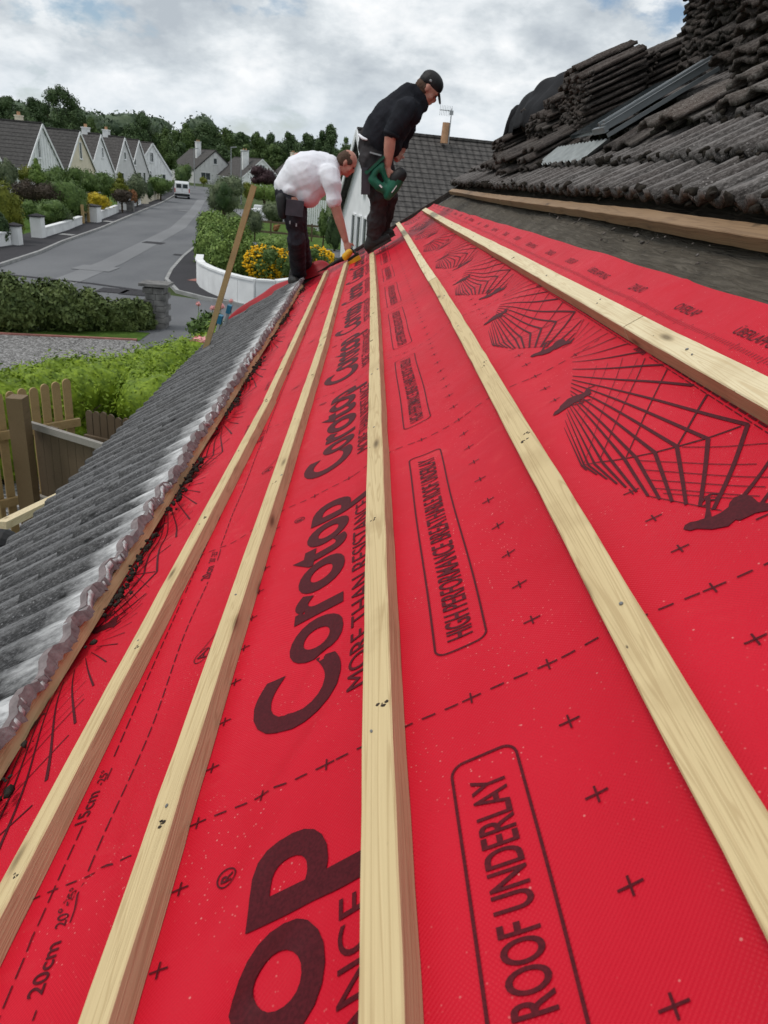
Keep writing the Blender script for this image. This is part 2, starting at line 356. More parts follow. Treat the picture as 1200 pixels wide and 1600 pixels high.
MT['asphalt'] = m_asphalt('road_asphalt', (0.105, 0.108, 0.116), (0.155, 0.158, 0.165))
MT['patch'] = m_asphalt('pale_asphalt_seam', (0.16, 0.162, 0.168), (0.21, 0.213, 0.22))
MT['pave'] = m_asphalt('pavement_asphalt', (0.030, 0.029, 0.032), (0.048, 0.046, 0.051))
MT['kerb'] = simple('concrete_kerb', (0.30, 0.30, 0.295), 0.9, 0.25, 3, 0.003, 30)
MT['gravel'] = None
_g = Mat('grey_gravel', 0.9, 0.2); _v = _g.vor(28, out='Color'); _gn = _g.sep(_v)[0]
_g.col(_g.ramp(_gn, [(0.1, (0.09, 0.087, 0.084)), (0.5, (0.20, 0.195, 0.19)), (0.95, (0.38, 0.37, 0.365))])); _g.bump(_g.vor(28), 0.02); MT['gravel'] = _g.m
MT['grass'] = simple('lawn_grass', (0.070, 0.125, 0.022), 0.9, 0.35, 3, 0.02, 60, 0.1)
MT['field'] = simple('field_grass', (0.060, 0.085, 0.028), 0.9, 0.4, 0.08, 0.02, 10, 0.1)
MT['bark'] = simple('bark', (0.07, 0.05, 0.035), 0.9, 0.4, 8, 0.01, 30, 0.1)
MT['metal'] = simple('grey_metal_flashing', (0.22, 0.24, 0.25), 0.38, 0.15, 5, spec=0.5, metal=0.55)
MT['lead'] = simple('pale_lead_apron', (0.27, 0.29, 0.29), 0.6, 0.2, 20, 0.002, 30, metal=0.2)
MT['alu'] = simple('ladder_aluminium', (0.55, 0.56, 0.57), 0.35, 0.1, 10, metal=0.7)
MT['blue'] = simple('blue_plastic', (0.02, 0.16, 0.27), 0.45, 0.15, 10)
MT['cloth'] = simple('black_tarpaulin', (0.016, 0.016, 0.018), 0.8, 0.3, 5, 0.004, 14, 0.12)
MT['hoodie'] = simple('black_hoodie_cloth', (0.019, 0.020, 0.025), 0.9, 0.3, 8, 0.004, 30, 0.1)
MT['trouser'] = simple('charcoal_work_trousers', (0.030, 0.029, 0.036), 0.85, 0.35, 9, 0.006, 25, 0.15)
MT['trouser2'] = simple('black_work_trousers', (0.036, 0.033, 0.035), 0.85, 0.45, 7, 0.006, 25, 0.15)
MT['pocket'] = simple('grey_holster_pocket', (0.060, 0.056, 0.068), 0.8, 0.2, 12, 0.003, 40)
MT['tee'] = simple('white_tshirt', (0.80, 0.80, 0.85), 0.85, 0.05, 5, 0.004, 20, 0.1)
MT['skin'] = simple('skin', (0.50, 0.235, 0.175), 0.5, 0.14, 12, 0.001, 80)
MT['hair'] = simple('brown_hair', (0.075, 0.042, 0.026), 0.75, 0.4, 40, 0.004, 120)
MT['boot'] = simple('black_work_boot', (0.022, 0.020, 0.019), 0.6, 0.4, 14, 0.003, 50)
MT['sole'] = simple('boot_sole', (0.045, 0.040, 0.035), 0.8, 0.3, 14, 0.003, 50)
MT['green'] = simple('green_tool_plastic', (0.010, 0.105, 0.060), 0.45, 0.25, 14)
MT['black'] = simple('black_rubber', (0.014, 0.014, 0.015), 0.6, 0.3, 14)
MT['yellow'] = simple('yellow_tool_plastic', (0.72, 0.40, 0.02), 0.4, 0.12, 10)
MT['terracotta'] = simple('clay_chimney_pot', (0.45, 0.26, 0.15), 0.85, 0.2, 8)
MT['stone'] = simple('grey_rubble_stone', (0.17, 0.165, 0.16), 0.9, 0.4, 5, 0.02, 8)
MT['vanwhite'] = simple('white_van_paint', (0.72, 0.73, 0.74), 0.25, 0.03, 2, spec=0.5)
MT['red'] = simple('red_tail_lamp', (0.45, 0.02, 0.02), 0.3, 0.1, 5)
MT['fencenew'] = m_wood('new_fence_timber', (0.42, 0.295, 0.14), (0.20, 0.13, 0.055), knots=False)
MT['fenceold'] = m_wood('old_fence_timber', (0.135, 0.098, 0.062), (0.06, 0.042, 0.026), knots=False)
MT['postwood'] = m_wood('weathered_post_timber', (0.19, 0.13, 0.07), (0.085, 0.055, 0.03), knots=False)
MT['railwood'] = m_wood('grey_rail_timber', (0.30, 0.28, 0.25), (0.15, 0.13, 0.11), knots=False)
MT['lampgrey'] = simple('galvanised_grey', (0.32, 0.33, 0.34), 0.5, 0.1, 5, metal=0.4)
MT['pink'] = simple('pink_petals', (0.80, 0.38, 0.38), 0.7, 0.15, 20)
MT['yellowfl'] = simple('yellow_petals', (0.80, 0.47, 0.01), 0.7, 0.15, 20)
MT['brick'] = simple('brick_pink', (0.30, 0.13, 0.11), 0.9, 0.25, 6)
L_ = lambda n, d, l, s=0.8: MT.__setitem__(n, m_leaf(n, d, l, s))
L_('leaf_bright', (0.070, 0.130, 0.009), (0.250, 0.350, 0.022), 2.0)
L_('leaf_mid', (0.041, 0.083, 0.019), (0.131, 0.200, 0.050))
L_('leaf_light', (0.076, 0.145, 0.028), (0.228, 0.317, 0.076))
L_('leaf_dark', (0.022, 0.047, 0.017), (0.066, 0.110, 0.036))
L_('leaf_tree', (0.030, 0.060, 0.023), (0.096, 0.149, 0.053), 0.25)
L_('leaf_tree2', (0.040, 0.079, 0.023), (0.124, 0.182, 0.053), 0.25)
L_('leaf_far', (0.043, 0.073, 0.043), (0.103, 0.143, 0.073), 0.08)
L_('leaf_juniper', (0.039, 0.066, 0.019), (0.145, 0.186, 0.055), 1.2)
L_('leaf_gold', (0.075, 0.105, 0.010), (0.20, 0.21, 0.025))
L_('leaf_brown', (0.035, 0.026, 0.018), (0.075, 0.055, 0.038))
L_('leaf_purple', (0.018, 0.008, 0.010), (0.050, 0.020, 0.024))
L_('leaf_yellow', (0.18, 0.16, 0.01), (0.70, 0.50, 0.02), 1.5)
L_('leaf_orange', (0.12, 0.08, 0.03), (0.42, 0.17, 0.08), 1.5)
L_('leaf_grey', (0.055, 0.080, 0.041), (0.166, 0.200, 0.103))

# ================================================================== THE ROOF
T0, T1 = -1.95, 8.9
BAT = [  # (near s, far s of the downslope bottom edge, joint t) -> five rows of battens
    [(-1.018, -1.94), (-0.855, 3.2), (-0.862, 8.15)],
    [(-0.695, -1.94), (-0.630, 1.9), (-0.618, 3.9), (-0.612, 7.75)],
    [(-0.331, -1.94), (-0.318, 1.6), (-0.314, 4.25), (-0.314, 7.05)],
    [(-0.0155, -1.94), (0.002, 1.2), (0.019, 3.75), (0.020, 8.75)],
    [(0.348, -1.94), (0.335, 1.66), (0.318, 4.6), (0.318, 8.4)]]
BW, BH = 0.044, 0.035
def bat_s(i, t):
    p = BAT[i]; return np.interp(t, [q[1] for q in p], [q[0] for q in p])
def disp(s, t):
    s = np.asarray(s, float); t = np.asarray(t, float)
    d = np.full(np.broadcast(s, t).shape, 9.0)
    for i in range(5): d = np.minimum(d, np.abs(s-(bat_s(i, t)+BW/2)))
    pin = 1-np.exp(-((np.maximum(d-0.02, 0))/0.06)**2)
    raf = 0.30+0.70*np.sin(math.pi*(t-0.15)/0.6)**2
    z = -0.0145*pin*raf*np.clip((0.52-s)/0.14, 0.12, 1)
    z = z+pin*0.0022*np.sin(9*s+4.1*t+1.3*np.sin(2.3*t))+pin*0.0014*np.sin(23*s-11*t+2*np.sin(3*s+t))
    # diagonal creases near the camera and ripples near the lower edge
    for s0, t0, a, w, A in ((-0.52, 0.62, 0.55, 0.018, 0.008), (-0.45, 0.80, 0.60, 0.017, 0.007), (-0.74, 0.80, -0.25, 0.014, 0.007), (-0.50, 0.46, 0.8, 0.019, 0.008), (-0.78, 0.74, 0.9, 0.010, 0.007), (-0.44, 1.0, 0.4, 0.012, 0.006), (-0.76, 1.9, 0.3, 0.012, 0.007), (-0.45, 2.6, 0.5, 0.012, 0.006), (0.46, 1.9, -0.5, 0.010, 0.005), (0.2, 0.7, 0.7, 0.015, 0.006)):
        q = (s-s0)*math.cos(a)-(t-t0)*math.sin(a); r = (s-s0)*math.sin(a)+(t-t0)*math.cos(a)
        z = z+pin*A*np.exp(-(q/w)**2-(r/0.13)**2)
    z = z+0.006*np.exp(-((s+1.12)/0.1)**2)*np.sin(7*t+2*np.sin(3*t))
    return z
def sheet(name, s0, s1, t0, t1, ds, dt, off, mat, parent=None, th=0.001):
    ss = np.arange(s0, s1+1e-6, ds); tt = np.arange(t0, t1+1e-6, dt); a, b = len(ss), len(tt)
    S, T = np.meshgrid(ss, tt, indexing='ij'); Z = disp(S, T)+off
    V = np.stack([S, T, Z], -1).reshape(-1, 3); V2 = V.copy(); V2[:, 2] -= th
    i, j = np.meshgrid(np.arange(a-1), np.arange(b-1), indexing='ij'); q = (i*b+j).ravel()
    Fq = np.stack([q, q+b, q+b+1, q+1], -1); F2 = Fq[:, ::-1]+a*b
    me = npmesh(name, np.vstack([V, V2]), np.vstack([Fq, F2]))
    return link(name, me, mat, parent, RM, True)

# ---- house that carries it all
house = empty('house', (2.5, 4, 0), 'white bungalow under the builders, its front roof slope stripped and half laid with red underlay', 'house')
def rmesh(name, mb, mat, parent=house, smooth=False): return mb.build(name, mat, parent, RM, smooth)
SR = 3.65
mb = MB(); mb.box(((SR-2.15)/2+0.0, (T1+T0-6)/2, -0.11), (SR+2.15, T1-T0+6, 0.10)); rmesh('roof_deck', mb, MT['felt'])
# wrinkled old felt strip, top of it visible between the red sheet and the old timber
def felt():
    ss = np.arange(0.40, 0.98, 0.012); tt = np.arange(T0, T1, 0.03); S, T = np.meshgrid(ss, tt, indexing='ij')
    Z = -0.032+0.003*np.sin(70*S+6*np.sin(2.1*T)+2*np.sin(9*T))+0.006*np.sin(3*T+5*S)+np.clip(S-0.60, 0, 1)*0.03
    a, b = S.shape; i, j = np.meshgrid(np.arange(a-1), np.arange(b-1), indexing='ij'); q = (i*b+j).ravel()
    link('roof_felt', npmesh('roof_felt', np.stack([S, T, Z], -1).reshape(-1, 3), np.stack([q, q+b, q+b+1, q+1], -1)), MT['felt'], house, RM, True)
felt()
# walls, rear slope
rid = rf(SR, 0, -0.03); eav = rf(-2.10, 0, -0.1)
wx0 = float(eav[0])+0.35; wx1 = 2*float(rid[0])-wx0
mb = MB(); ya, yb = -6.0, T1-0.18; zt = 2.0; zr = float(rid[2])-0.22
pr = [(wx0, zt-0.0), (float(rid[0]), zr), (wx1, zt)]
vs = [(wx0, ya, -.1), (wx1, ya, -.1), (wx1, ya, zt), (rid[0], ya, zr), (wx0, ya, zt), (wx0, yb, -.1), (wx1, yb, -.1), (wx1, yb, zt), (rid[0], yb, zr), (wx0, yb, zt)]
mb.add(vs, [(4, 3, 2, 1, 0), (5, 6, 7, 8, 9), (0, 5, 9, 4), (1, 2, 7, 6)]); mb.build('wall', MT['white'], house)
mb = MB(); a0 = rf(SR, T0-5, 0.0); a1 = rf(SR, T1, 0.0); dx = 5.6*math.cos(ALPHA); dz = 5.6*math.sin(ALPHA)
mb.add([a0, a1, a1+[dx, 0, -dz], a0+[dx, 0, -dz], a0-[0, 0, .12], a1-[0, 0, .12], a1+[dx, 0, -dz-.12], a0+[dx, 0, -dz-.12]], [(0, 3, 2, 1), (4, 5, 6, 7), (0, 1, 5, 4), (2, 3, 7, 6), (1, 2, 6, 5), (0, 4, 7, 3)])
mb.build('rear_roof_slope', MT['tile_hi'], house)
# verge: dark mortar/felt lip along the far gable edge, white barge board below
mb = MB(); mb.box((0.75, T1+0.03, -0.005), (5.75, 0.05, 0.055)); rmesh('verge_strip', mb, MT['tile_st'])
mb = MB(); mb.box((0.75, T1+0.035, -0.13), (5.75, 0.03, 0.18)); rmesh('barge_board', mb, MT['pvc'])
# gutter along the eaves
mb = MB()
for k in range(9):
    a = math.pi*k/8+math.pi
    mb.v += [(-2.235+0.055*math.cos(a), t, 0.045+0.055*math.sin(a)) for t in (T0-5, T1)]
for k in range(8): mb.f.append((2*k, 2*k+1, 2*k+3, 2*k+2))
for q in (-2.29, -2.18): mb.box((q, (T0-5+T1)/2, 0.049), (0.012, T1-T0+5, 0.010))
rmesh('gutter', mb, MT['pvc'])

# moss and dirt clumps along the tile butts
def clumps(name, pts, r0, r1, mat, parent=None, mw=RM, seed=1, fl=0.7):
    rg = np.random.default_rng(seed); V = []; Fq = []; b = 0
    base = MB().ell((0, 0, 0), (1, 1, 1), 6, 4); bv = np.array(base.v)
    tri = []
    for f in base.f:
        for k in range(1, len(f)-1): tri.append((f[0], f[k], f[k+1]))
    tri = np.array(tri)
    for p in pts:
        r = rg.uniform(r0, r1); q = bv*(1+rg.uniform(-0.35, 0.35, (len(bv), 1)))*r*np.array([1, 1, fl])*rg.uniform(0.6, 1.5, 3)
        V.append(q+np.array(p)); Fq.append(tri+b); b += len(bv)
    return link(name, npmesh(name, np.vstack(V), np.vstack(Fq), 3), mat, parent, mw, True)
# ---- laid tiles
AMP = 0.026
def tprof(u):      # double roman profile over one 0.30 m tile, u in metres
    x = (u % 0.15)/0.15
    return AMP*np.clip(1.75*np.sin(math.pi*x)**2-0.45, 0, 1)
def tile_field(name, courses, t0, t1, mat, parent=house, rough=0.003, jit=0.006, slope=0.03, n0=0.045, th=0.018, seed=3, nsub=5):
    rg = np.random.default_rng(seed); V = []; Fq = []; b = 0
    nu = 17
    for (sa, sb) in courses:                 # sa = lower (butt) end, sb = head
        t = t0
        while t < t1-0.02:
            js = rg.normal(0, jit); jn = abs(rg.normal(0, 0.003)); u = np.linspace(0.001, 0.297, nu); ss = np.linspace(sa+js, sb+js*0.5, nsub)
            Sg, Ug = np.meshgrid(ss, u, indexing='ij')
            base = n0+slope*(sb-Sg)/(sb-sa)+jn+tprof(Ug+t*0)+rg.normal(0, 0.0025)*(Ug-0.15)/0.15
            Sg = Sg+rg.normal(0, rough, Sg.shape)*0.8; top = base+rg.normal(0, rough*0.5, base.shape)
            P = np.stack([Sg, Ug+t, top], -1).reshape(-1, 3); Q = np.stack([Sg, Ug+t, base-th], -1).reshape(-1, 3)
            V += [P, Q]; m = nsub*nu
            i, j = np.meshgrid(np.arange(nsub-1), np.arange(nu-1), indexing='ij'); q = (i*nu+j).ravel()
            f = np.stack([q, q+nu, q+nu+1, q+1], -1)
            Fq += [f+b, f[:, ::-1]+m+b]
            j = np.arange(nu-1)
            Fq.append(np.stack([j, j+1, j+1+m, j+m], -1)+b); j = j+(nsub-1)*nu; Fq.append(np.stack([j+1, j, j+m, j+1+m], -1)+b)
            i = np.arange(nsub-1)*nu; Fq.append(np.stack([i+nu, i, i+m, i+nu+m], -1)+b); i = i+nu-1; Fq.append(np.stack([i, i+nu, i+nu+m, i+m], -1)+b)
            b += 2*m; t += 0.30
    me = npmesh(name, np.vstack(V), np.vstack(Fq)); return link(name, me, mat, parent, RM, False)
AMP = 0.018
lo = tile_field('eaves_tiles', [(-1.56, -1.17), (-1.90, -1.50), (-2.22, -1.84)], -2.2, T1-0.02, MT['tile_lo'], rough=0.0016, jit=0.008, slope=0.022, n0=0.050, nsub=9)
AMP = 0.026
hc = [(0.765+0.03*0, 1.06), (0.995, 1.36), (1.29, 1.66), (1.60, 2.0), (1.93, 2.33), (2.26, 2.66), (2.6, 3.0), (2.93, 3.33), (3.26, SR)]
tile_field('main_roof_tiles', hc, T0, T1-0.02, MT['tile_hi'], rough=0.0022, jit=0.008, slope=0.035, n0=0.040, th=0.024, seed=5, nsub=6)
rg = np.random.default_rng(11)
pts = []
for sa in (0.765, 0.995, 1.29):
    for t in np.arange(T0, T1, 0.15):
        for k in range(3): pts.append((sa+rg.normal(0.004, 0.010), t+0.035+rg.normal(0, 0.025), 0.074+rg.uniform(-0.022, 0.030)))
tag(clumps('moss', pts, 0.006, 0.020, MT['debris'], house, seed=2), kind='stuff')
# freshly exposed broken heads of the eaves tiles
AMP = 0.018
mbh = MB()
rgh = np.random.default_rng(4)
t = -2.2
us = np.linspace(0, 0.297, 31)
while t < T1-0.35:
    vs = []
    jn = rgh.uniform(0, 0.005); js = rgh.normal(0, 0.008)
    for u in us:
        z = 0.0525+jn+float(tprof(np.array(u))); e = rgh.normal(0, 0.003)
        zb = 0.0525-0.020+0.35*float(tprof(np.array(u))); e += 0.003*math.sin(31*(t+u)+3*math.sin(11*(t+u)))
        vs += [(-1.164+js+e, t+u, z+0.0025+rgh.normal(0, .001)), (-1.164+js+e*1.4, t+u, zb+rgh.normal(0, .0025)), (-1.190+js, t+u, zb), (-1.190+js, t+u, z+0.002)]
    n = len(us); fs = []
    for i in range(n-1):
        for k in range(4): fs.append((4*i+k, 4*i+(k+1) % 4, 4*(i+1)+(k+1) % 4, 4*(i+1)+k))
    fs += [(3, 2, 1, 0), (4*n-4, 4*n-3, 4*n-2, 4*n-1)]
    mbh.add(vs, fs); t += 0.30
rmesh('broken_tile_heads', mbh, MT['tile_core']); AMP = 0.026

# ---- battens
def batten(name, s0, t0, s1, t1, n0, w, h, mat, label, cat, group, seed, wob=0.0012, ext=None, sidemat=None):
    L = math.hypot(s1-s0, t1-t0); rg = np.random.default_rng(seed); n = max(6, int(L/0.09))
    ring = [(-.5, -.5), (-.5, .44), (-.46, .5), (.46, .5), (.5, .44), (.5, -.5)]; vs = []
    ph = rg.uniform(0, 6, 4)
    for i in range(n+1):
        y = L*i/n; ox = wob*2.0*math.sin(1.1*y+ph[0])+wob*rg.normal()*0.4; oz = wob*math.sin(1.7*y+ph[1])*0.5
        wx = w*(1+0.015*math.sin(3*y+ph[2]))
        for a, b in ring: vs.append((a*wx+ox, y, (b+.5)*h+oz*(b+.5)))
    k = len(ring); fs = [(i*k+j, i*k+(j+1) % k, (i+1)*k+(j+1) % k, (i+1)*k+j) for i in range(n) for j in range(k)]
    fs = [tuple(reversed(f)) for f in fs]; fs += [tuple(range(k)), tuple(reversed(range(n*k, n*k+k)))]
    o = MB().add(vs, [tuple(reversed(f)) for f in fs]).build(name, mat)
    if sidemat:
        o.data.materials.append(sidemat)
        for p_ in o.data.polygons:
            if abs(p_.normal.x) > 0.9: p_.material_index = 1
    ang = -math.atan2(s1-s0, t1-t0)
    o.matrix_world = RM @ Matrix.Translation((s0+w/2, t0, n0)) @ Matrix.Rotation(ang, 4, 'Z')
    return tag(o, label, cat, group)
rows = ['lowest row beside the eaves tiles', 'second row up from the eaves', 'middle row ending at the black boots', 'fourth row up from the eaves', 'top row nearest the brown felt']
gi = 0
for i, p in enumerate(BAT):
    js = {0: 1, 1: 2, 2: 2, 3: 2, 4: 1}[i]
    segs = [(p[:js+1]), (p[js:])]
    for q, sg in enumerate(segs):
        a, b = sg[0], sg[-1]
        if len(sg) == 3: pass
        nm = 'near' if q == 0 else 'far'
        mat = MT['wood_pale'] if (i == 4 or (i == 3 and q == 1)) else MT['wood']
        lab = 'new pine batten, %s length of the %s' % (nm, rows[i])
        if q == 0:
            a = (a[0]-(sg[1][0]-a[0])*0, a[1])
        eps = 0.0015
        batten('roof_batten', a[0], a[1]+eps, b[0], b[1]-eps, 0.001, BW*(1.12 if i == 4 else 1), BH, mat, lab, 'roof batten', 'new battens nailed across the red underlay', 20+gi, sidemat=MT['wood_side_shaded']); gi += 1
batten('roof_batten', -1.248, -1.95, -1.232, T1-0.4, -0.004, 0.055, 0.036, MT['wood'], 'new batten tucked under the cut heads of the old eaves tiles', 'roof batten', None, 77)
batten('old_timber', 0.700, T0, 0.695, 3.0, 0.0, 0.05, 0.036, MT['wood_old'], 'old brown timber batten below the weathered tiles, near length', 'timber batten', 'old brown battens below the weathered tiles', 60, 0.003)
batten('old_timber', 0.698, 3.004, 0.672, 8.75, 0.0, 0.05, 0.036, MT['wood_old'], 'old brown timber batten below the weathered tiles, far length toward the gable', 'timber batten', 'old brown battens below the weathered tiles', 61, 0.003)

nail_me = MB().tube([(0, 0, 0), (0, 0, 0.0012)], [0.0034, 0.0030], 9, caps=False).mesh('nail'); nail_me.materials.append(MT['nail'])
dent_me = clumps('dent', [(0, 0, 0), (0.004, 0.003, 0), (-0.003, 0.006, 0), (0.001, -0.006, 0)], 0.0015, 0.0035, MT['dentm'], None, Matrix.Identity(4), 3, 0.25); dm_ = dent_me.data; bpy.data.objects.remove(dent_me)
rgn = np.random.default_rng(50)
for o in [q for q in COL.objects if q.name.startswith('roof_batten')][:10]:
    inv = (RM.inverted() @ o.matrix_world); L = max(v.co.y for v in o.data.vertices); t_0 = inv.translation.y; hb = max(v.co.z for v in o.data.vertices)
    for kk in range(-2, 16):
        y = 0.15+0.6*kk-t_0
        if 0.02 < y < L-0.02:
            for e in (-1, 1):
                if e > 0 and rgn.random() < 0.25: continue
                c = bpy.data.objects.new('nail', nail_me if rgn.random() < 0.55 else dm_); COL.objects.link(c); c.parent = o
                c.location = (rgn.normal(0, 0.006)+e*0.004, y+e*0.018+rgn.normal(0, 0.006), hb-0.0003); c.rotation_euler = (0, 0, rgn.uniform(0, 6.28)); c.scale = (rgn.uniform(0.55, 1.15), rgn.uniform(0.55, 1.15), 1)

# ---- red underlay sheets and their print
PER = 1.03
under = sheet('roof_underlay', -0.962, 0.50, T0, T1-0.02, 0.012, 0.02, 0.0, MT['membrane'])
# cut its upper edge to the slight slant of the photo
co = np.zeros(len(under.data.vertices)*3, np.float32); under.data.vertices.foreach_get('co', co); co = co.reshape(-1, 3)
k = np.clip((co[:, 0]-0.40)/0.10, 0, 1); top = np.interp(co[:, 1], [0.5, 2.2, 5.7, 8.7], [0.578, 0.566, 0.528, 0.495]); co[:, 0] += k*(top-0.50); co[:, 2] += k*0.004
under.data.vertices.foreach_set('co', co.ravel())
tag(under, 'wide red underlay sheet with dark lettering under the new battens', 'roof underlay')
low = sheet('roof_underlay', -1.30, -0.90, T0, T1-0.02, 0.012, 0.02, -0.004, MT['membrane'])
tag(low, 'narrow visible strip of red underlay between the lowest new batten and the old eaves tiles', 'roof underlay')

def txt(s, size, sx=1.0, off=0.0, space=1.0):
    c = bpy.data.curves.new('t', 'FONT'); c.body = s; c.size = size; c.offset = off; c.space_character = space; c.resolution_u = 5
    o = bpy.data.objects.new('t', c); COL.objects.link(o); bpy.context.view_layer.update()
    me = bpy.data.meshes.new_from_object(o.evaluated_get(bpy.context.evaluated_depsgraph_get()))
    bm = bmesh.new(); bm.from_mesh(me); bpy.data.objects.remove(o)
    for v in bm.verts: v.co.x *= sx
    return bm
def fit(bm, x0, x1, y0, y1):     # scale to a box
    xs = [v.co.x for v in bm.verts]; ys = [v.co.y for v in bm.verts]; a, b, c, d = min(xs), max(xs), min(ys), max(ys)
    for v in bm.verts: v.co.x = x0+(v.co.x-a)/(b-a)*(x1-x0); v.co.y = y0+(v.co.y-c)/(d-c)*(y1-y0)
    return bm
class Print:
    def __init__(s): s.bm = bmesh.new()
    def text(s, st, x0, x1, y0, y1, off=0.0, flip=False, desc=None):
        # x runs along +t, y along -s (flip: x along -t, y along +s)
        bm = fit(txt(st, 1.0, 1.0, off), x0, x1, y0, y1)
        for v in bm.verts:
            x, y = v.co.x, v.co.y
            v.co = (y, -x, 0) if flip else (-y, x, 0)
        me = bpy.data.meshes.new('x'); bm.to_mesh(me); bm.free(); s.bm.from_mesh(me); bpy.data.meshes.remove(me)
    def quad(s, pts):
        vs = [s.bm.verts.new((p[0], p[1], 0)) for p in pts]
        f = s.bm.faces.new(vs); f.normal_update()
        if f.normal.z < 0: f.normal_flip()
    def line(s, a, b, w, w2=None):
        w2 = w if w2 is None else w2
        a = np.array(a, float); b = np.array(b, float); d = b-a; d /= (np.linalg.norm(d)+1e-12); n = np.array([-d[1], d[0]])/2
        s.quad([a-n*w, b-n*w2, b+n*w2, a+n*w])
    def dash(s, a, b, w, on, gap):
        a = np.array(a, float); b = np.array(b, float); L = np.linalg.norm(b-a); d = (b-a)/L; x = 0
        while x < L: s.line(a+d*x, a+d*min(L, x+on), w); x += on+gap
    def pix(s, pts):          # a shape traced from one repeat of the pattern, given in photo pixels
        s.quad([rp(*p) for p in pts])
    def finish(s, name, mat, parent, tlist, lo, hi, off=0.0015, ds=0.0, cut=0.02):
        bm = s.bm; bmesh.ops.triangulate(bm, faces=bm.faces[:])
        xs = [v.co.x for v in bm.verts]; ys = [v.co.y for v in bm.verts]
        for ax, (a, b) in ((0, (min(xs), max(xs))), (1, (min(ys), max(ys)))):
            for c in np.arange(math.floor(a/cut)*cut, b, cut):
                if c <= a: continue
                p = [0, 0, 0]; p[ax] = c; n = [0, 0, 0]; n[ax] = 1
                bmesh.ops.bisect_plane(bm, geom=bm.verts[:]+bm.edges[:]+bm.faces[:], plane_co=p, plane_no=n)
        bmesh.ops.triangulate(bm, faces=bm.faces[:]); bm.verts.index_update()
        V = np.array([v.co[:] for v in bm.verts]); Fc = np.array([[v.index for v in f.verts] for f in bm.faces]); bm.free()
        out = None
        for tt in tlist:
            q = V.copy(); q[:, 0] += ds; q[:, 1] += tt
            cen = q[Fc].mean(1); ok = (cen[:, 1] > T0+0.02) & (cen[:, 1] < T1-0.06) & (cen[:, 0] > lo) & (cen[:, 0] < hi)
            if not ok.any(): continue
            tp_ = np.interp(q[:, 1], [0.5, 2.2, 5.7, 8.7], [0.578, 0.566, 0.528, 0.495]); kk = np.clip((q[:, 0]-0.40)/(tp_-0.40), 0, 1)
            s0_ = np.where(q[:, 0] > 0.40, 0.40+0.10*kk, q[:, 0]); q[:, 2] = disp(s0_, q[:, 1])+off+0.004*kk
            used = np.unique(Fc[ok]); mp_ = np.zeros(len(q), int); mp_[used] = np.arange(len(used))
            out = link(name, npmesh(name, q[used], mp_[Fc[ok]], 3), mat, parent, RM)
        return out
TL = [k*PER for k in range(-3, 9)]
# big name, cap height .145, one repeat
P = Print()
P.text('Corotop', 0.868, 1.695, 0.345, 0.552, off=0.027)
P.finish('brand_lettering', MT['ink'], under, TL, -0.96, 0.49)
P = Print()
P.text('MORE THAN RESISTANCE', 0.885, 1.575, 0.334, 0.376, off=0.0)
# registered mark
for k in range(20):
    a, b = 2*math.pi*k/20, 2*math.pi*(k+1)/20
    P.line((-0.538+0.013*math.cos(a), 0.641+PER+0.013*math.sin(a)), (-0.538+0.013*math.cos(b), 0.641+PER+0.013*math.sin(b)), 0.0022)
P.text('R', 0.635+PER, 0.648+PER, 0.530, 0.546, off=0.02)
P.text('HIGH PERFORMANCE BREATHABLE ROOF UNDERLAY', 0.895, 1.650, 0.169, 0.210, off=0.012)
P.finish('slogan_lettering', MT['ink2'], under, TL, -0.96, 0.49)
P = Print()
def rrect(s0, s1, t0, t1, r, w):
    pts = []
    for cx, cy, a0 in ((s1-r, t1-r, 0), (s0+r, t1-r, 90), (s0+r, t0+r, 180), (s1-r, t0+r, 270)):
        for k in range(7): a = math.radians(a0+k*15); pts.append((cx+r*math.cos(a), cy+r*math.sin(a)))
    for a, b in zip(pts, pts[1:]+pts[:1]): P.line(a, b, w)
rrect(-0.229, -0.150, 0.868, 1.682, 0.016, 0.0034)
TD = 0.752
def plus(s, t, r=0.0125, w=0.0026): P.line((s-r, t), (s+r, t), w); P.line((s, t-r*0.8), (s, t+r*0.8), w)
for k in range(10):
    for s in (-0.084, -0.605): plus(s, TD+k*0.103)
    if k in (0, 1, 2, 3, 8, 9): plus(0.129, TD+k*0.103)
for s in (-0.189, -0.401, -0.503, 0.235): plus(s, TD)
P.dash((-0.93, TD), (0.30, TD), 0.0026, 0.019, 0.013)
P.dash((-0.855, TD-0.20), (-0.855, TD+0.12), 0.0024, 0.028, 0.008); P.dash((-0.855, TD+0.27), (-0.855, TD+0.80), 0.0024, 0.028, 0.008)
P.dash((-0.800, TD+0.01), (-0.800, TD+0.85), 0.0024, 0.028, 0.008)
P.text('20cm', 0.590, 0.659, 0.800, 0.824, off=0.012); P.text('20°-25°', 0.680, 0.742, 0.804, 0.822, off=0.008); P.line((-0.797, 0.682), (-0.797, 0.742), 0.002)
P.text('15cm', 0.875, 0.942, 0.852, 0.874, off=0.012); P.text('-25°', 0.955, 0.992, 0.852, 0.868, off=0.008); P.line((-0.849, 0.965), (-0.849, 0.992), 0.002)
P.text('10cm', 1.30, 1.355, 0.905, 0.925, off=0.012)
P.text('OVERLAP', 0.905, 1.015, 0.925, 0.945); P.text('ZAKŁAD', 0.905+0.343, 0.995+0.343, 0.925, 0.945); P.text('ÜBERLAPPUNG', 0.905+0.68, 1.06+0.68, 0.925, 0.949)
for k in range(96):
    t = 0.60+k*PER/96; L = 0.010 if k % 5 == 0 else 0.005
    P.line((-0.902-L/2, t), (-0.902+L/2, t), 0.0016)
    L = 0.022 if k % 10 == 0 else 0.011
    P.line((0.437-L/2, t), (0.437+L/2, t), 0.0016)
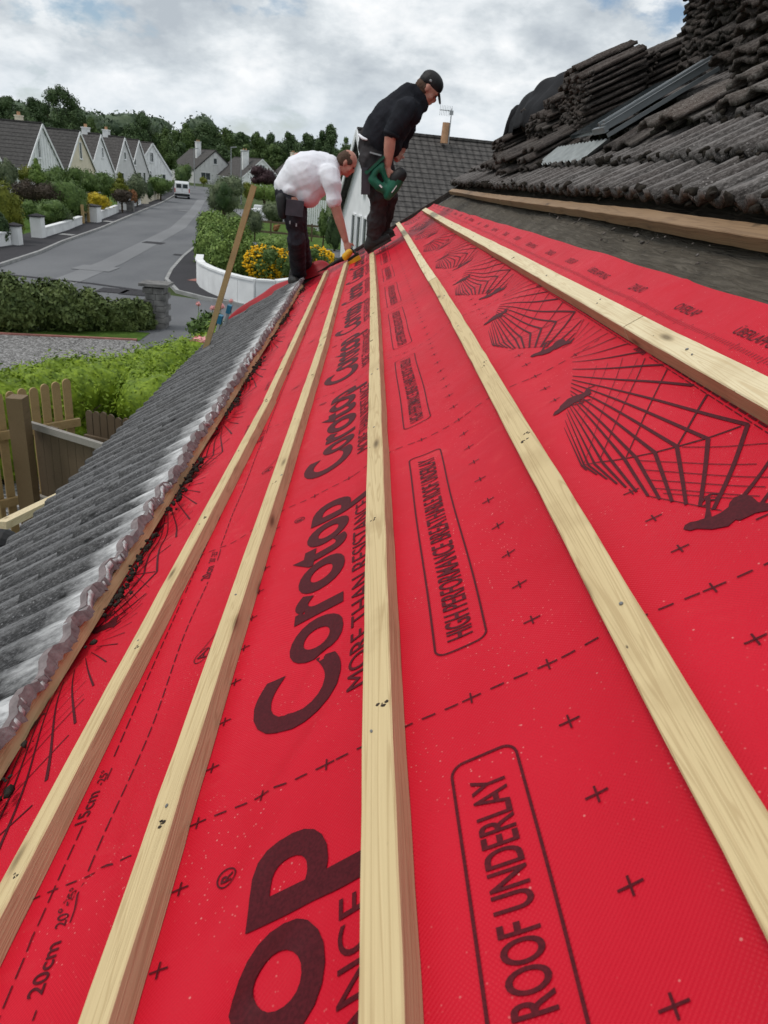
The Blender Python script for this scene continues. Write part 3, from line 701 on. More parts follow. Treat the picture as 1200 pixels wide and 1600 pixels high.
# circled letter with its leader line
for k in range(20):
    a, b = 2*math.pi*k/20, 2*math.pi*(k+1)/20
    P.line((-0.725+0.020*math.cos(a), 1.237+0.020*math.sin(a)), (-0.725+0.020*math.cos(b), 1.237+0.020*math.sin(b)), 0.0022)
P.text('A', 1.222, 1.252, 0.712, 0.738); P.line((-0.735, 1.255), (-0.655, 1.345), 0.0022)
# upper margin of the sheet, read from above
P.text('OVERLAP', -1.728, -1.613, 0.464, 0.489, flip=True); P.text('ZAKŁAD', -2.05, -1.945, 0.464, 0.489, flip=True); P.text('ÜBERLAPPUNG', -1.418, -1.235, 0.462, 0.490, flip=True)
P.dash((0.336, 0.60), (0.336, 0.60+PER-0.12), 0.0034, 0.026, 0.007); P.dash((0.329, 0.60), (0.329, 0.60+PER-0.12), 0.0016, 0.026, 0.007)
P.text('20cm', -1.60, -1.54, 0.324, 0.339, flip=True, off=0.02)
P.finish('marking_print', MT['ink2'], under, TL, -0.96, 0.56)
# roofer and rafter artwork, traced from the repeat nearest the camera
P = Print()
def z3(x, y): return (840+x/3.3333, 560+y/3.3333)
def zA(x, y): return (700+x/2.4, 400+y/2.4)
def Z(f, a, b, w, w2=None, ext=0):
    a = np.array(rp(*f(*a))); b = np.array(rp(*f(*b))); w2 = w if w2 is None else w2; P.line(a, b, w*0.8, w2*0.8)
raf = [((170, 90), (1095, 345), (905, 765)), ((165, 108), (880, 400), (835, 745)), ((165, 130), (715, 435), (762, 735)), ((162, 150), (600, 465), (688, 718)),
       ((165, 172), (500, 490), (622, 702)), ((165, 190), (440, 498), (560, 684)), ((160, 215), (375, 512), (500, 662)), ((158, 235), (330, 525), (445, 640)),
       ((152, 258), (290, 535), (400, 625)), ((148, 280), (260, 545), (350, 605)), ((142, 320), (240, 552), (300, 588)), ((138, 360), (225, 550), (250, 572))]
for k, (a, b, c) in enumerate(raf):
    w = 0.0095-0.0005*k
    Z(z3, a, b, w*0.30, w*0.95); Z(z3, b, c, w*1.05, w*0.8)
for a, b, w in (((460, 435), (920, 487), 0.0095), ((460, 410), (806, 410), 0.0080), ((460, 385), (730, 361), 0.0065), ((463, 372), (675, 330), 0.0052), ((463, 360), (632, 305), 0.0046),
                ((465, 347), (600, 290), 0.0040), ((465, 335), (575, 275), 0.0035), ((467, 322), (552, 262), 0.003), ((470, 312), (530, 250), 0.003), ((472, 300), (510, 238), 0.0028)):
    Z(zA, a, b, w*0.3, w)
Z(z3, (225, 550), (300, 525), 0.003); Z(z3, (300, 525), (600, 465), 0.0035); Z(z3, (600, 465), (1060, 350), 0.0042)
Z(z3, (885, 190), (720, 430), 0.0062, 0.004)
for a, b, w in (((675, 60), (450, 490), 0.0036), ((560, 0), (320, 500), 0.0028), ((440, -10), (235, 545), 0.0016), ((360, 10), (225, 350), 0.0013), ((300, 20), (205, 280), 0.0012), ((520, 0), (380, 250), 0.0014)):
    Z(z3, a, b, w, w*0.7)
for a, b in (((740, 438), (1200, 440)), ((520, 505), (1135, 533)), ((540, 550), (1240, 606)), ((560, 600), (1180, 650)), ((600, 645), (1150, 697)), ((640, 672), (1100, 712)), ((560, 684), (950, 770))):
    Z(z3, a, b, 0.0018)
for a, b, w in (((1240, 480), (1065, 690), 0.009), ((1230, 640), (1160, 735), 0.008), ((1250, 770), (1130, 822), 0.004)): Z(z3, a, b, w*0.6, w)
def P3(pts): P.pix([z3(*p) for p in pts])
# crouching roofer, large
P3([(750, 870), (758, 848), (785, 832), (822, 826), (832, 845), (822, 868), (785, 878)])
P3([(815, 828), (862, 812), (905, 802), (945, 782), (985, 752), (1045, 800), (985, 855), (900, 872), (820, 868)])
P3([(985, 752), (990, 728), (1015, 700), (1062, 684), (1110, 700), (1140, 728), (1130, 785), (1045, 825), (1020, 820)])
P3([(1130, 728), (1200, 738), (1240, 700), (1250, 715), (1225, 770), (1130, 786)])
P3([(860, 815), (868, 760), (862, 705), (880, 690), (892, 705), (888, 760), (898, 806)])
for a, b, w in (((845, 722), (862, 700), .005), ((862, 700), (895, 678), .005), ((895, 678), (935, 680), .005), ((870, 712), (915, 712), .005), ((915, 712), (930, 690), .004), ((872, 735), (845, 748), .004)): Z(z3, a, b, w)
# second roofer, small
P3([(76, 292), (84, 270), (106, 252), (112, 236), (150, 196), (190, 180), (196, 215), (150, 248), (120, 268), (102, 282)])
P3([(190, 180), (235, 168), (250, 140), (268, 150), (276, 172), (240, 192), (205, 215), (190, 222)])
for a, b, w in (((245, 145), (290, 128), .006), ((200, 215), (272, 206), .005), ((170, 236), (240, 220), .005)): Z(z3, a, b, w)
art = P
V0 = bmesh.new(); me_ = bpy.data.meshes.new('x'); P.bm.to_mesh(me_); V0.from_mesh(me_)
P.finish('artwork_print', MT['ink'], under, TL, -0.96, 0.56)
P = Print(); P.bm.free(); P.bm = V0
P.finish('artwork_print', MT['ink'], low, [k*PER-0.21 for k in range(-3, 10)], -1.20, -0.90, ds=-1.37, off=-0.0025)
# dark debris between the tile heads and the sheet
rg = np.random.default_rng(21); pts = []
for t in np.arange(-0.6, 8.2, 0.012):
    if math.sin(7.1*t+1)+math.sin(3.3*t) > 0.1 or rg.random() < 0.10:
        for k in range(2): pts.append((-1.130+rg.normal(0, 0.016), t+rg.normal(0, .012), 0.006+rg.uniform(0, 0.010)))
dd = clumps('debris', pts, 0.002, 0.009, MT['debris'], seed=8); tag(dd, 'black crumbs of moss and mortar lying along the tile edge', 'debris', kind='stuff')
pts = [(0.60+rg.uniform(0, 0.10), rg.uniform(0.9, 4.0), -0.004) for k in range(60)]
dd = clumps('debris', pts, 0.002, 0.006, MT['tile_pale'], seed=9); tag(dd, 'grey mortar crumbs scattered on the brown felt', 'debris', kind='stuff')
# loose end of the sheet curling over the far gable
def flap(name, rows_, mat, label):
    a = len(rows_); n = len(rows_[0]); V = np.array(rows_, float).reshape(-1, 3)
    i, j = np.meshgrid(np.arange(a-1), np.arange(n-1), indexing='ij'); q = (i*n+j).ravel()
    o = link(name, npmesh(name, V, np.stack([q, q+n, q+n+1, q+1], -1)), mat, None, None, True)
    m = o.modifiers.new('t', 'SOLIDIFY'); m.thickness = 0.003; m = o.modifiers.new('s', 'SUBSURF'); m.levels = m.render_levels = 2
    return tag(o, label, 'roof underlay')
top = [(352, 500, 8.98), (363, 484, 9.02), (388, 468, 9.06), (412, 455, 9.1), (423, 443, 9.12), (440, 438, 9.14), (456, 433, 9.14), (470, 425, 9.16)]
bot = [(350, 512, 8.93), (372, 505, 8.93), (398, 488, 8.94), (425, 470, 8.95), (440, 462, 8.95), (452, 456, 8.96), (468, 450, 8.96), (480, 446, 8.96)]
flap('loose_underlay', [[at(*p) for p in bot], [at((p[0]+q[0])/2, (p[1]+q[1])/2-1, 9.03) for p, q in zip(top, bot)], [at(*p) for p in top], [at(p[0]+6, p[1]+6, 9.35) for p in top]], MT['under'], 'dark red loose end of underlay curling over the gable by the flower bed')
top = [(474, 432, 8.90), (480, 412, 8.98), (492, 404, 9.0), (504, 403, 9.0), (513, 408, 9.0), (520, 420, 8.94)]
bot = [(474, 438, 8.86), (482, 436, 8.86), (491, 433, 8.86), (502, 429, 8.86), (512, 424, 8.86), (522, 422, 8.86)]
flap('loose_underlay', [[at(*p) for p in bot], [at((p[0]+q[0])/2, (p[1]+q[1])/2, 8.98) for p, q in zip(top, bot)], [at(*p) for p in top], [at(p[0]+2, p[1]+8, 9.2) for p in top]], MT['under'], 'small dark red hump of loose underlay behind the boot of the bent man')

# ---- roof window flashing
win = empty('roof_window', rf(1.22, 4.3, 0.1), 'grey metal roof window frame half buried among the stacked tiles', 'roof window')
mb = MB()
mb.box((1.46, 4.28, 0.178), (0.58, 0.022, 0.032)); rmesh('frame_rail', mb, MT['metal'], win)
mb = MB(); mb.box((1.46, 4.25, 0.140), (0.60, 0.016, 0.02)); mb.box((1.46, 4.262, 0.205), (0.58, 0.018, 0.012)); mb.box((1.46, 4.315, 0.188), (0.58, 0.03, 0.014)); mb.box((1.46, 4.36, 0.196), (0.58, 0.022, 0.022)); rmesh('glazing_bar', mb, MT['metal'], win)
mb = MB(); mb.box((1.165, 4.36, 0.17), (0.02, 0.22, 0.03)); rmesh('lower_cover', mb, MT['metal'], win)
mb = MB(); mb.box((1.46, 4.72, 0.16), (0.56, 0.68, 0.02)); rmesh('pane', mb, MT['glass'], win)
mb = MB(); tt = np.linspace(4.22, 5.35, 46); ss = np.linspace(1.00, 1.16, 4)
vs = [(s, t, 0.095+0.012*math.sin(2*math.pi*t/0.075)+0.14*(s-1.0)+RNG.normal(0, 0.001)) for s in ss for t in tt]
mb.add(vs, [(i*46+j, (i+1)*46+j, (i+1)*46+j+1, i*46+j+1) for i in range(3) for j in range(45)]); rmesh('lead_apron', mb, MT['lead'], win, True)

# ---- stacked tiles: every tile its own object
def tile_mesh(seed, L=0.42, Wd=0.33, broken=0.0):
    rg = np.random.default_rng(seed); nu, ns = 19, 6
    u = np.linspace(0, Wd, nu); s = np.linspace(0, L, ns); S, Ug = np.meshgrid(s, u, indexing='ij')
    z = tprof(Ug*0.30/Wd*0.999)*0.85+rg.normal(0, 0.0030, S.shape); S2 = S+rg.normal(0, 0.007, S.shape); U2 = Ug+rg.normal(0, 0.0045, S.shape)
    if broken:
        S2[-1, :] -= rg.uniform(0, broken, nu)
    A = np.stack([S2-L/2, U2-Wd/2, z], -1).reshape(-1, 3); B = A.copy(); B[:, 2] = (tprof(Ug*0.30/Wd*0.999)*0.95-0.02).ravel()
    m = nu*ns; i, j = np.meshgrid(np.arange(ns-1), np.arange(nu-1), indexing='ij'); q = (i*nu+j).ravel(); f = np.stack([q, q+nu, q+nu+1, q+1], -1)
    Fq = [f, f[:, ::-1]+m]; j = np.arange(nu-1); Fq.append(np.stack([j, j+1, j+1+m, j+m], -1)); j = j+(ns-1)*nu; Fq.append(np.stack([j+1, j, j+m, j+1+m], -1))
    i = np.arange(ns-1)*nu; Fq.append(np.stack([i+nu, i, i+m, i+nu+m], -1)); i = i+nu-1; Fq.append(np.stack([i, i+nu, i+nu+m, i+m], -1))
    me = npmesh('roof_tile', np.vstack([A, B]), np.vstack(Fq)); me.materials.append(MT['tile_st']); return me
TM = [tile_mesh(100+k, broken=0.05*(k % 2)) for k in range(6)]
TP = []
for k in range(2):
    me = TM[k].copy(); me.materials.clear(); me.materials.append(MT['tile_pale']); TP.append(me)
ORD = ['bottom', 'second', 'third', 'fourth', 'fifth', 'sixth', 'seventh', 'eighth', 'ninth', 'tenth', 'eleventh', 'twelfth', 'thirteenth', 'fourteenth', 'fifteenth', 'sixteenth']
def stack(desc, group, s, t, n0, cnt, tilt=0.0, yaw=0.0, pitch=0.032, js=0.018, jt=0.02, seed=0, lean=(0, 0), pale=False, roll=0.0):
    rg = np.random.default_rng(seed+500)
    for k in range(cnt):
        o = bpy.data.objects.new('roof_tile', (TP if pale else TM)[int(rg.integers(0, 2 if pale else 6))]); COL.objects.link(o)
        M = Matrix.Translation((s+lean[0]*k+rg.normal(0, js), t+lean[1]*k+rg.normal(0, jt), n0+pitch*k))
        M = M @ Matrix.Rotation(yaw+rg.normal(0, 0.04), 4, 'Z') @ Matrix.Rotation(tilt+rg.normal(0, 0.02), 4, 'Y') @ Matrix.Rotation(roll+rg.normal(0, 0.02), 4, 'X')
        if rg.random() < 0.35: M = M @ Matrix.Rotation(math.pi, 4, 'Z')
        o.matrix_world = RM @ M
        w = ('top' if k == cnt-1 else ORD[k]) if cnt > 1 else 'single'
        tag(o, '%s dark roof tile %s' % (w, desc) if w != 'second' or True else '', 'roof tile', group)
G1 = 'dark tiles stacked on the upper roof'
TT = math.radians(7)
stack('in the stack with clean parallel edges beside the roof window', G1, 1.50, 5.42, 0.11, 10, TT, 0, js=0.010, jt=0.008, lean=(0.015, 0), seed=1)
stack('in the ragged stack whose tile ends face the eaves, left of the clean stack', G1, 1.53, 5.80, 0.12, 11, TT, 0.05, js=0.02, lean=(0.018, 0), seed=2)
stack('in the third stack left of the roof window', G1, 1.49, 6.20, 0.12, 8, TT, -0.04, js=0.025, lean=(0.012, 0), seed=3)
stack('in the low stack just right of the black tarpaulin', G1, 1.50, 6.60, 0.12, 6, TT, 0.08, js=0.03, seed=4)
stack('in the stack under the black tarpaulin', G1, 1.58, 7.05, 0.12, 8, TT, 0.0, js=0.02, seed=5)
stack('in the farthest stack, below the left end of the tarpaulin', G1, 1.36, 7.65, 0.10, 5, TT, 0.1, js=0.03, seed=6)
stack('in the stack above the clean stack, against the sky', G1, 1.93, 5.50, 0.11, 7, TT, 0.0, js=0.012, lean=(0.012, 0), seed=7)
stack('in the rear stack above the ragged one, against the sky', G1, 1.96, 5.95, 0.12, 7, TT, 0.0, js=0.02, seed=8)
stack('in the tall stack at the upper end of the roof window, against the sky', G1, 2.12, 5.02, 0.11, 14, TT, 0.0, js=0.012, jt=0.008, lean=(0.016, 0), seed=9)
stack('in the rough middle stack above the roof window', G1, 2.14, 4.64, 0.11, 15, TT, 0.06, js=0.03, lean=(0.012, 0), seed=10)
stack('in the stack at the upper right corner of the photo', G1, 2.08, 4.20, 0.10, 13, TT, -0.03, js=0.012, jt=0.008, lean=(0.014, 0), seed=11)
stack('in the tall rear stack at the top edge of the photo', G1, 2.62, 4.70, 0.14, 15, TT, 0.0, js=0.02, seed=12)
stack('in the highest rear stack beside the sky', G1, 2.72, 5.15, 0.14, 9, TT, 0.0, js=0.02, seed=17)
stack('in the short stack at the right edge of the photo', G1, 1.93, 3.72, 0.10, 8, TT, 0.04, js=0.03, seed=13)
stack('in the rough heap between the roof window and the right edge', G1, 2.00, 4.00, 0.10, 4, TT*1.2, 0.2, js=0.04, seed=14)
stack('in the pale slipped pile at the right edge, its wavy ends overhanging', G1, 1.56, 3.16, 0.10, 2, math.radians(7), 0.25, pitch=0.045, js=0.03, pale=True, seed=15)
stack('in the heap behind the pale slipped pile', G1, 1.74, 3.42, 0.10, 4, TT, 0.1, js=0.04, pitch=0.036, seed=18)
stack('in the slipped pair left of the pale pile', G1, 1.42, 3.62, 0.095, 2, math.radians(6), 0.2, pitch=0.040, js=0.03, pale=True, seed=16)
stack('in the small heap at the foot of the roof window', G1, 1.30, 4.02, 0.10, 1, math.radians(3), 0.1, js=0.02, seed=21)
stack('in the loose row below the clean stack', G1, 1.17, 5.55, 0.10, 3, math.radians(5), 0.05, pitch=0.036, seed=22, js=0.05)
stack('in the loose row below the ragged stack', G1, 1.14, 6.00, 0.10, 3, math.radians(8), 0.1, pitch=0.036, seed=23, js=0.05)
stack('in the loose row below the tarpaulin', G1, 1.14, 6.50, 0.10, 3, math.radians(6), -0.1, pitch=0.036, seed=24, js=0.05)
stack('in the spread pile below the far stacks', G1, 1.15, 7.05, 0.10, 2, math.radians(6), 0.1, pitch=0.036, seed=25, js=0.05)
rg = np.random.default_rng(41); pts = []
for (s_, t_, n_, h_) in ((1.26, 5.30, .12, .30), (1.30, 5.75, .12, .32), (1.28, 6.15, .12, .25), (1.75, 5.45, .12, .2), (1.90, 4.95, .12, .45), (1.93, 4.60, .12, .45), (1.86, 4.15, .12, .4), (1.75, 3.8, .12, .2), (1.5, 3.4, .1, .12), (1.2, 6.6, .1, .2), (1.1, 5.6, .09, .08)):
    for k in range(45): q = rg.uniform(0, 1); pts.append((s_+0.03+0.55*q*h_+rg.normal(0, .015), t_+rg.uniform(-.16, .16), n_+q*h_))
tag(clumps('moss', pts, 0.005, 0.018, MT['tile_st'], seed=42), 'dark moss and grit caught between the stacked tiles', 'moss', kind='stuff')
# black tarpaulin thrown over the far stacks
def cloth():
    n, m = 26, 22; V = []
    for i in range(n):
        for j in range(m):
            x = i/(n-1); y = j/(m-1); s = 1.30+0.68*x; t = 6.42+1.55*y
            n0 = 0.475-0.13*((s-1.68)/0.36)**2-(0.12 if t < 7.15 else 0.055)*((t-7.15)/0.72)**2
            n0 -= 0.05*math.exp(-(y*1.55/0.07)**2)+0.20*math.exp(-((1-y)*1.55/0.12)**2)+0.05*math.exp(-(x*0.68/0.05)**2)+0.10*math.exp(-((1-x)*0.68/0.05)**2)
            n0 += 0.012*math.sin(17*s+6*t)+0.010*math.sin(15*t-11*s)+0.006*math.sin(31*t+4*s)
            V.append((s, t, n0))
    me = npmesh('tarpaulin', np.array(V), np.array([(i*m+j, (i+1)*m+j, (i+1)*m+j+1, i*m+j+1) for i in range(n-1) for j in range(m-1)]))
    o = link('tarpaulin', me, MT['cloth'], None, RM, True); q = o.modifiers.new('t', 'SOLIDIFY'); q.thickness = 0.006
    tag(o, 'black tarpaulin draped over the farthest tile stacks on the upper roof', 'tarpaulin')
    mb = MB(); pts = [at(812, 178, 7.75), at(804, 195, 7.8), at(797, 212, 7.9), at(789, 230, 8.0), at(780, 246, 8.1)]
    mb.tube(pts, [0.09, 0.085, 0.07, 0.065, 0.05], 10); me = remesh(mb, 'hanging_tail', 0.02, 3); link('hanging_tail', me, MT['cloth'], o, None, True); bpy.data.objects['hanging_tail'].matrix_parent_inverse = RM.inverted()
cloth()

# ================================================================== GROUND AND STREET
def flat(name, pts, z, mat, th=None):
    mb = MB(); n = len(pts)
    if th: mb.poly([(p[0], p[1], z-th) for p in pts], th)
    else: mb.add([(p[0], p[1], z) for p in pts], [tuple(range(n))])
    me = mb.mesh(name); bm = bmesh.new(); bm.from_mesh(me); bmesh.ops.triangulate(bm, faces=bm.faces[:]); bmesh.ops.recalc_face_normals(bm, faces=bm.faces[:])
    if not th:
        for f in bm.faces:
            if f.normal.z < 0: f.normal_flip()
    bm.to_mesh(me); bm.free(); o = link(name, me, mat); return tag(o, kind='structure')
flat('ground', [(-900, -60), (700, -60), (700, 1500), (-900, 1500)], 0.0, MT['field'])
LK = [(-12.6, -40), (-12.6, 20), (-12.92, 28.0), (-13.43, 33), (-14.18, 37.5), (-15.3, 46.6), (-17.92, 64), (-20.5, 81.4), (-24.6, 105), (-27.5, 122), (-34.0, 150)]     # left kerb line
RK = [(-4.2, -40), (-4.2, 5), (-4.6, 15), (-5.1, 22.5), (-6.3, 25.0), (-7.1, 27.9), (-7.55, 30.6), (-8.61, 39.5), (-10.5, 52), (-12.6, 66), (-15.0, 80), (-18.5, 98), (-22, 115), (-28, 148)]
SIDE = [(-3.65, 23.9), (-1.5, 24.4), (14, 26.5), (40, 30), (40, 24.5), (14, 21.0), (0, 18.6), (-2.5, 17.6), (-4.4, 15.5)]
flat('road', LK+RK[::-1], 0.012, MT['asphalt'])
flat('side_road', [(-6.3, 25.0), (-4.97, 24.5)]+SIDE, 0.016, MT['asphalt'])
def strip(name, line, off0, off1, z, mat, th=None):
    L = np.array(line, float); d = np.gradient(L, axis=0); d /= np.linalg.norm(d, axis=1)[:, None]; n = np.stack([d[:, 1], -d[:, 0]], 1)
    a = L+n*off0; b = L+n*off1; mb = MB(); m = len(L)
    vs = [(*p, z) for p in a]+[(*p, z) for p in b]
    fs = [(i, m+i, m+i+1, i+1) for i in range(m-1)]
    if th:
        vs += [(*p, z-th) for p in a]+[(*p, z-th) for p in b]
        fs += [(2*m+i, 2*m+i+1, 3*m+i+1, 3*m+i) for i in range(m-1)]+[(i, i+1, 2*m+i+1, 2*m+i) for i in range(m-1)]+[(m+i, 3*m+i, 3*m+i+1, m+i+1) for i in range(m-1)]
        fs += [(0, 2*m, 3*m, m), (m-1, 2*m-1, 4*m-1, 3*m-1)]
    mb.add(vs, fs); me = mb.mesh(name); bm = bmesh.new(); bm.from_mesh(me); bmesh.ops.recalc_face_normals(bm, faces=bm.faces[:])
    if not th:
        for f in bm.faces:
            if f.normal.z < 0: f.normal_flip()
    bm.to_mesh(me); bm.free(); return tag(link(name, me, mat), kind='structure')
def dense(line, k=6):
    L = np.array(line, float); t = np.arange(len(L)); tt = np.linspace(0, len(L)-1, (len(L)-1)*k+1); return np.stack([np.interp(tt, t, L[:, 0]), np.interp(tt, t, L[:, 1])], 1)
strip('pavement', LK, -2.3, -0.13, 0.10, MT['pave'], 0.12)
strip('kerb', dense(LK, 2), -0.125, 0.0, 0.115, MT['kerb'], 0.13)
strip('road_seam', [(-9.6, 20), (-10.2, 32), (-12.2, 52), (-15.4, 72), (-19.5, 95)], -0.45, 0.45, 0.020, MT['patch'])
for k, (y, w) in enumerate(((26.5, 0.5), (23.2, 0.7))): strip('road_patch', [(-12.4, y), (-9, y-0.5), (-6.4, y-1.4)], -w/4, w/4, 0.022, MT['pave'])
RK2 = [(-2.0, 23.75), (-3.65, 23.85), (-4.97, 24.5), (-6.12, 25.5), (-7.07, 27.9), (-7.55, 30.6), (-8.2, 35.5), (-8.75, 41)]
strip('pavement', RK2[::1], 0.13, 2.0, 0.10, MT['pave'], 0.12); strip('kerb', dense(RK2, 3), 0.0, 0.125, 0.115, MT['kerb'], 0.13)
tag(flat('paving_inset', [(-6.1, 28.6), (-5.4, 28.3), (-5.6, 27.8), (-6.3, 28.0)], 0.108, MT['brick']), kind='structure')
flat('garden_lawn', [(-15.4, 26), (-16.2, 44), (-19.3, 63), (-22, 88), (-32, 88), (-32, 20), (-15.2, 20)], 0.02, MT['grass'])
flat('far_lawn', [(-7.2, 46), (6, 46), (4, 72), (-9.5, 72)], 0.02, MT['grass'])
flat('side_lane', [(-8.5, 41.5), (8, 41.0), (8, 45.2), (-9.3, 46.5)], 0.028, MT['asphalt'])
flat('driveway', [(-9.4, 64), (-2, 74), (-2, 82), (-14, 82)], 0.03, MT['patch'])
flat('gravel_yard', [(-16, 5), (-2.0, 5), (-2.4, 13.5), (-5.3, 17.9), (-16, 16.2)], 0.030, MT['gravel'])
flat('verge_grass', [(-16, 16.2), (-5.2, 17.9), (-5.2, 18.9), (-16, 19.0)], 0.022, MT['grass'])
flat('own_lawn', [(-16, -5), (-1, -5), (-1, 16), (-2.3, 13), (-2.0, 5), (-16, 5)], 0.020, MT['grass'])
flat('edging', [(-16, 16.16), (-5.25, 17.86), (-5.25, 17.96), (-16, 16.28)], 0.06, MT['brick'], 0.07)
for k, (x, y, w, l) in enumerate(((105, 370, .7, 'kerb'), (171, 349, .7, 'kerb'), (292, 330, 1.6, 'patch'), (280, 399, .5, 'pave'), (177, 455, .9, 'pave'), (213, 459, .9, 'pave'), (150, 420, 1.4, 'patch'), (240, 380, 1.0, 'pave'))):
    c = gz(x, y, 0.0); flat('road_patch', [(c[0]-w/2, c[1]-w/2), (c[0]+w/2, c[1]-w/2), (c[0]+w/2, c[1]+w/2), (c[0]-w/2, c[1]+w/2)], 0.114 if k < 2 else 0.028+0.0*k, MT[l])
def hills():
    n = 60; V = []; Fq = []
    for i in range(n):
        x = -420+i*14
        h = 9+6*math.sin(i*0.16+2.2)+2.5*math.sin(i*0.43)+(9 if x < -60 else 6)*math.exp(-((x+110)/90)**2)
        for j in range(6): V.append((x, 330+j*60, h*math.sin(math.pi*j/5/2)**1.0+RNG.normal(0, .4)))
    for i in range(n-1):
        for j in range(5): Fq.append((i*6+j, (i+1)*6+j, (i+1)*6+j+1, i*6+j+1))
    tag(link('hills', npmesh('hills', np.array(V), np.array(Fq)), MT['leaf_far'], None, None, True), kind='structure')
hills()

# ------------------------------------------------------------------ foliage
def leafcloud(blobs, n, size, seed, core=0.80, up=0.0, shell=0.55):
    """leaf quads spread through lumpy ellipsoids [(center, radii)], plus a lumpy inner core"""
    rg = np.random.default_rng(seed); V = []; Fq = []; vol = np.array([b[1][0]*b[1][1]*b[1][2] for b in blobs])**0.67; vol = vol/vol.sum(); base = 0
    for (c, r), w in zip(blobs, vol):
        m = max(30, int(n*w)); d = rg.normal(size=(m, 3)); d /= np.linalg.norm(d, axis=1)[:, None]
        ph = rg.uniform(0, 6.28, 6)
        lump = 1+0.13*np.sin(5*d[:, 0]+ph[0])*np.sin(4*d[:, 2]+ph[1])+0.10*np.sin(9*d[:, 1]+ph[2]+4*d[:, 2])+0.07*np.sin(15*d[:, 0]+11*d[:, 2]+ph[3])
        rad = lump*(shell+(1-shell)*rg.random(m)**0.6)*(1+0.10*np.maximum(rg.normal(size=m), 0))
        P = np.array(c)+d*rad[:, None]*np.array(r)
        nrm = d+rg.normal(0, 0.55, (m, 3))+np.array([0, 0, up]); nrm /= np.linalg.norm(nrm, axis=1)[:, None]
        a = np.cross(nrm, rg.normal(size=(m, 3))); a /= np.linalg.norm(a, axis=1)[:, None]; b2 = np.cross(nrm, a)
        sz = size*rg.uniform(0.6, 1.4, (m, 1)); a = a*sz; b2 = b2*sz*0.55
        q = np.stack([P-a, P-b2*0.9, P+a, P+b2*0.9], 1).reshape(-1, 3)
        V.append(q); Fq.append(np.arange(4*m).reshape(-1, 4)+base); base += 4*m
        if core:
            e = MB().ell((0, 0, 0), (1, 1, 1), 12, 8); ev = np.array(e.v); dd = ev
            l2 = 1+0.13*np.sin(5*dd[:, 0]+ph[0])*np.sin(4*dd[:, 2]+ph[1])+0.10*np.sin(9*dd[:, 1]+ph[2]+4*dd[:, 2])
            ev = np.array(c)+ev*l2[:, None]*np.array(r)*core; V.append(ev)
            Fq.append(np.array([(f[0], f[1], f[2], f[3] if len(f) == 4 else f[2]) for f in e.f])+base); base += len(ev)
    V = np.vstack(V); Fq = np.vstack(Fq)
    bm_tri = Fq[:, 2] == Fq[:, 3]; me = bpy.data.meshes.new('foliage')
    loops = []; starts = []; k = 0
    Q = Fq[~bm_tri]; T = Fq[bm_tri][:, :3]
    me.vertices.add(len(V)); me.vertices.foreach_set('co', V.astype(np.float32).ravel())
    li = np.concatenate([Q.ravel(), T.ravel()]).astype(np.int32); me.loops.add(len(li)); me.loops.foreach_set('vertex_index', li)
    st = np.concatenate([np.arange(len(Q))*4, len(Q)*4+np.arange(len(T))*3]).astype(np.int32)
    me.polygons.add(len(st)); me.polygons.foreach_set('loop_start', st); me.update(calc_edges=True); me.validate(); return me
def shrub(kind, label, px, ytop, ybot, wpx, Y, mat, leaf=None, n=None, cat='shrub', group=None, seed=None, deep=1.0, cone=False, trunk=None, box=False):
    seed = seed if seed is not None else int(px*7+ytop*3+Y); rg = np.random.default_rng(seed)
    k = mpp(Y); c = at(px, (ytop+ybot)/2, Y); hz = (ybot-ytop)*k/2; rx = wpx*k/2; zb = c[2]-hz
    leaf = leaf or max(0.05, 1.5*k*0.9); n = n or int(min(9000, max(350, 3.4*wpx*(ybot-ytop))))
    B = []
    if cone:
        for q in range(4):
            f = q/3; B.append(((c[0], c[1], zb+2*hz*(0.22+0.62*f)), (rx*(1-0.72*f), rx*(1-0.72*f), hz*0.42*(1-0.35*f))))
    elif box:
        m = max(2, int(rx/hz*1.2))
        for q in range(m): B.append(((c[0]-rx+2*rx*(q+0.5)/m, c[1], c[2]), (rx/m*1.5, rx*deep*0.5, hz*1.02)))
    else:
        B.append((tuple(c), (rx*0.82, rx*0.8*deep, hz*0.92)))
        for q in range(6):
            a = rg.uniform(0, 6.28); rr = rg.uniform(0.3, 0.55)
            B.append(((c[0]+math.cos(a)*rx*(1-rr)*0.95, c[1]+math.sin(a)*rx*0.6*deep, c[2]+hz*rg.uniform(-0.45, 0.62)), (rx*rr, rx*rr*deep, hz*rr*1.1)))
    o = empty(kind, (c[0], c[1], 0), label, cat, group)
    f = leafcloud(B, n, leaf, seed); link('foliage', f, mat, o)
    tp = c[2]-hz*0.2
    if tp > 0.1:
        mb = MB(); r = trunk or max(0.05, rx*0.07)
        mb.tube([(c[0], c[1], -0.05), (c[0]+r*0.4, c[1], tp*0.5), (c[0], c[1], tp)], [r, r*0.8, r*0.5], 8)
        for q in range(3): a = rg.uniform(0, 6.28); mb.tube([(c[0], c[1], tp*0.6), (c[0]+math.cos(a)*rx*0.5, c[1]+math.sin(a)*rx*0.5, tp+hz*0.5)], [r*0.5, r*0.2], 6)
        mb.build('trunk', MT['bark'], o)
    return o
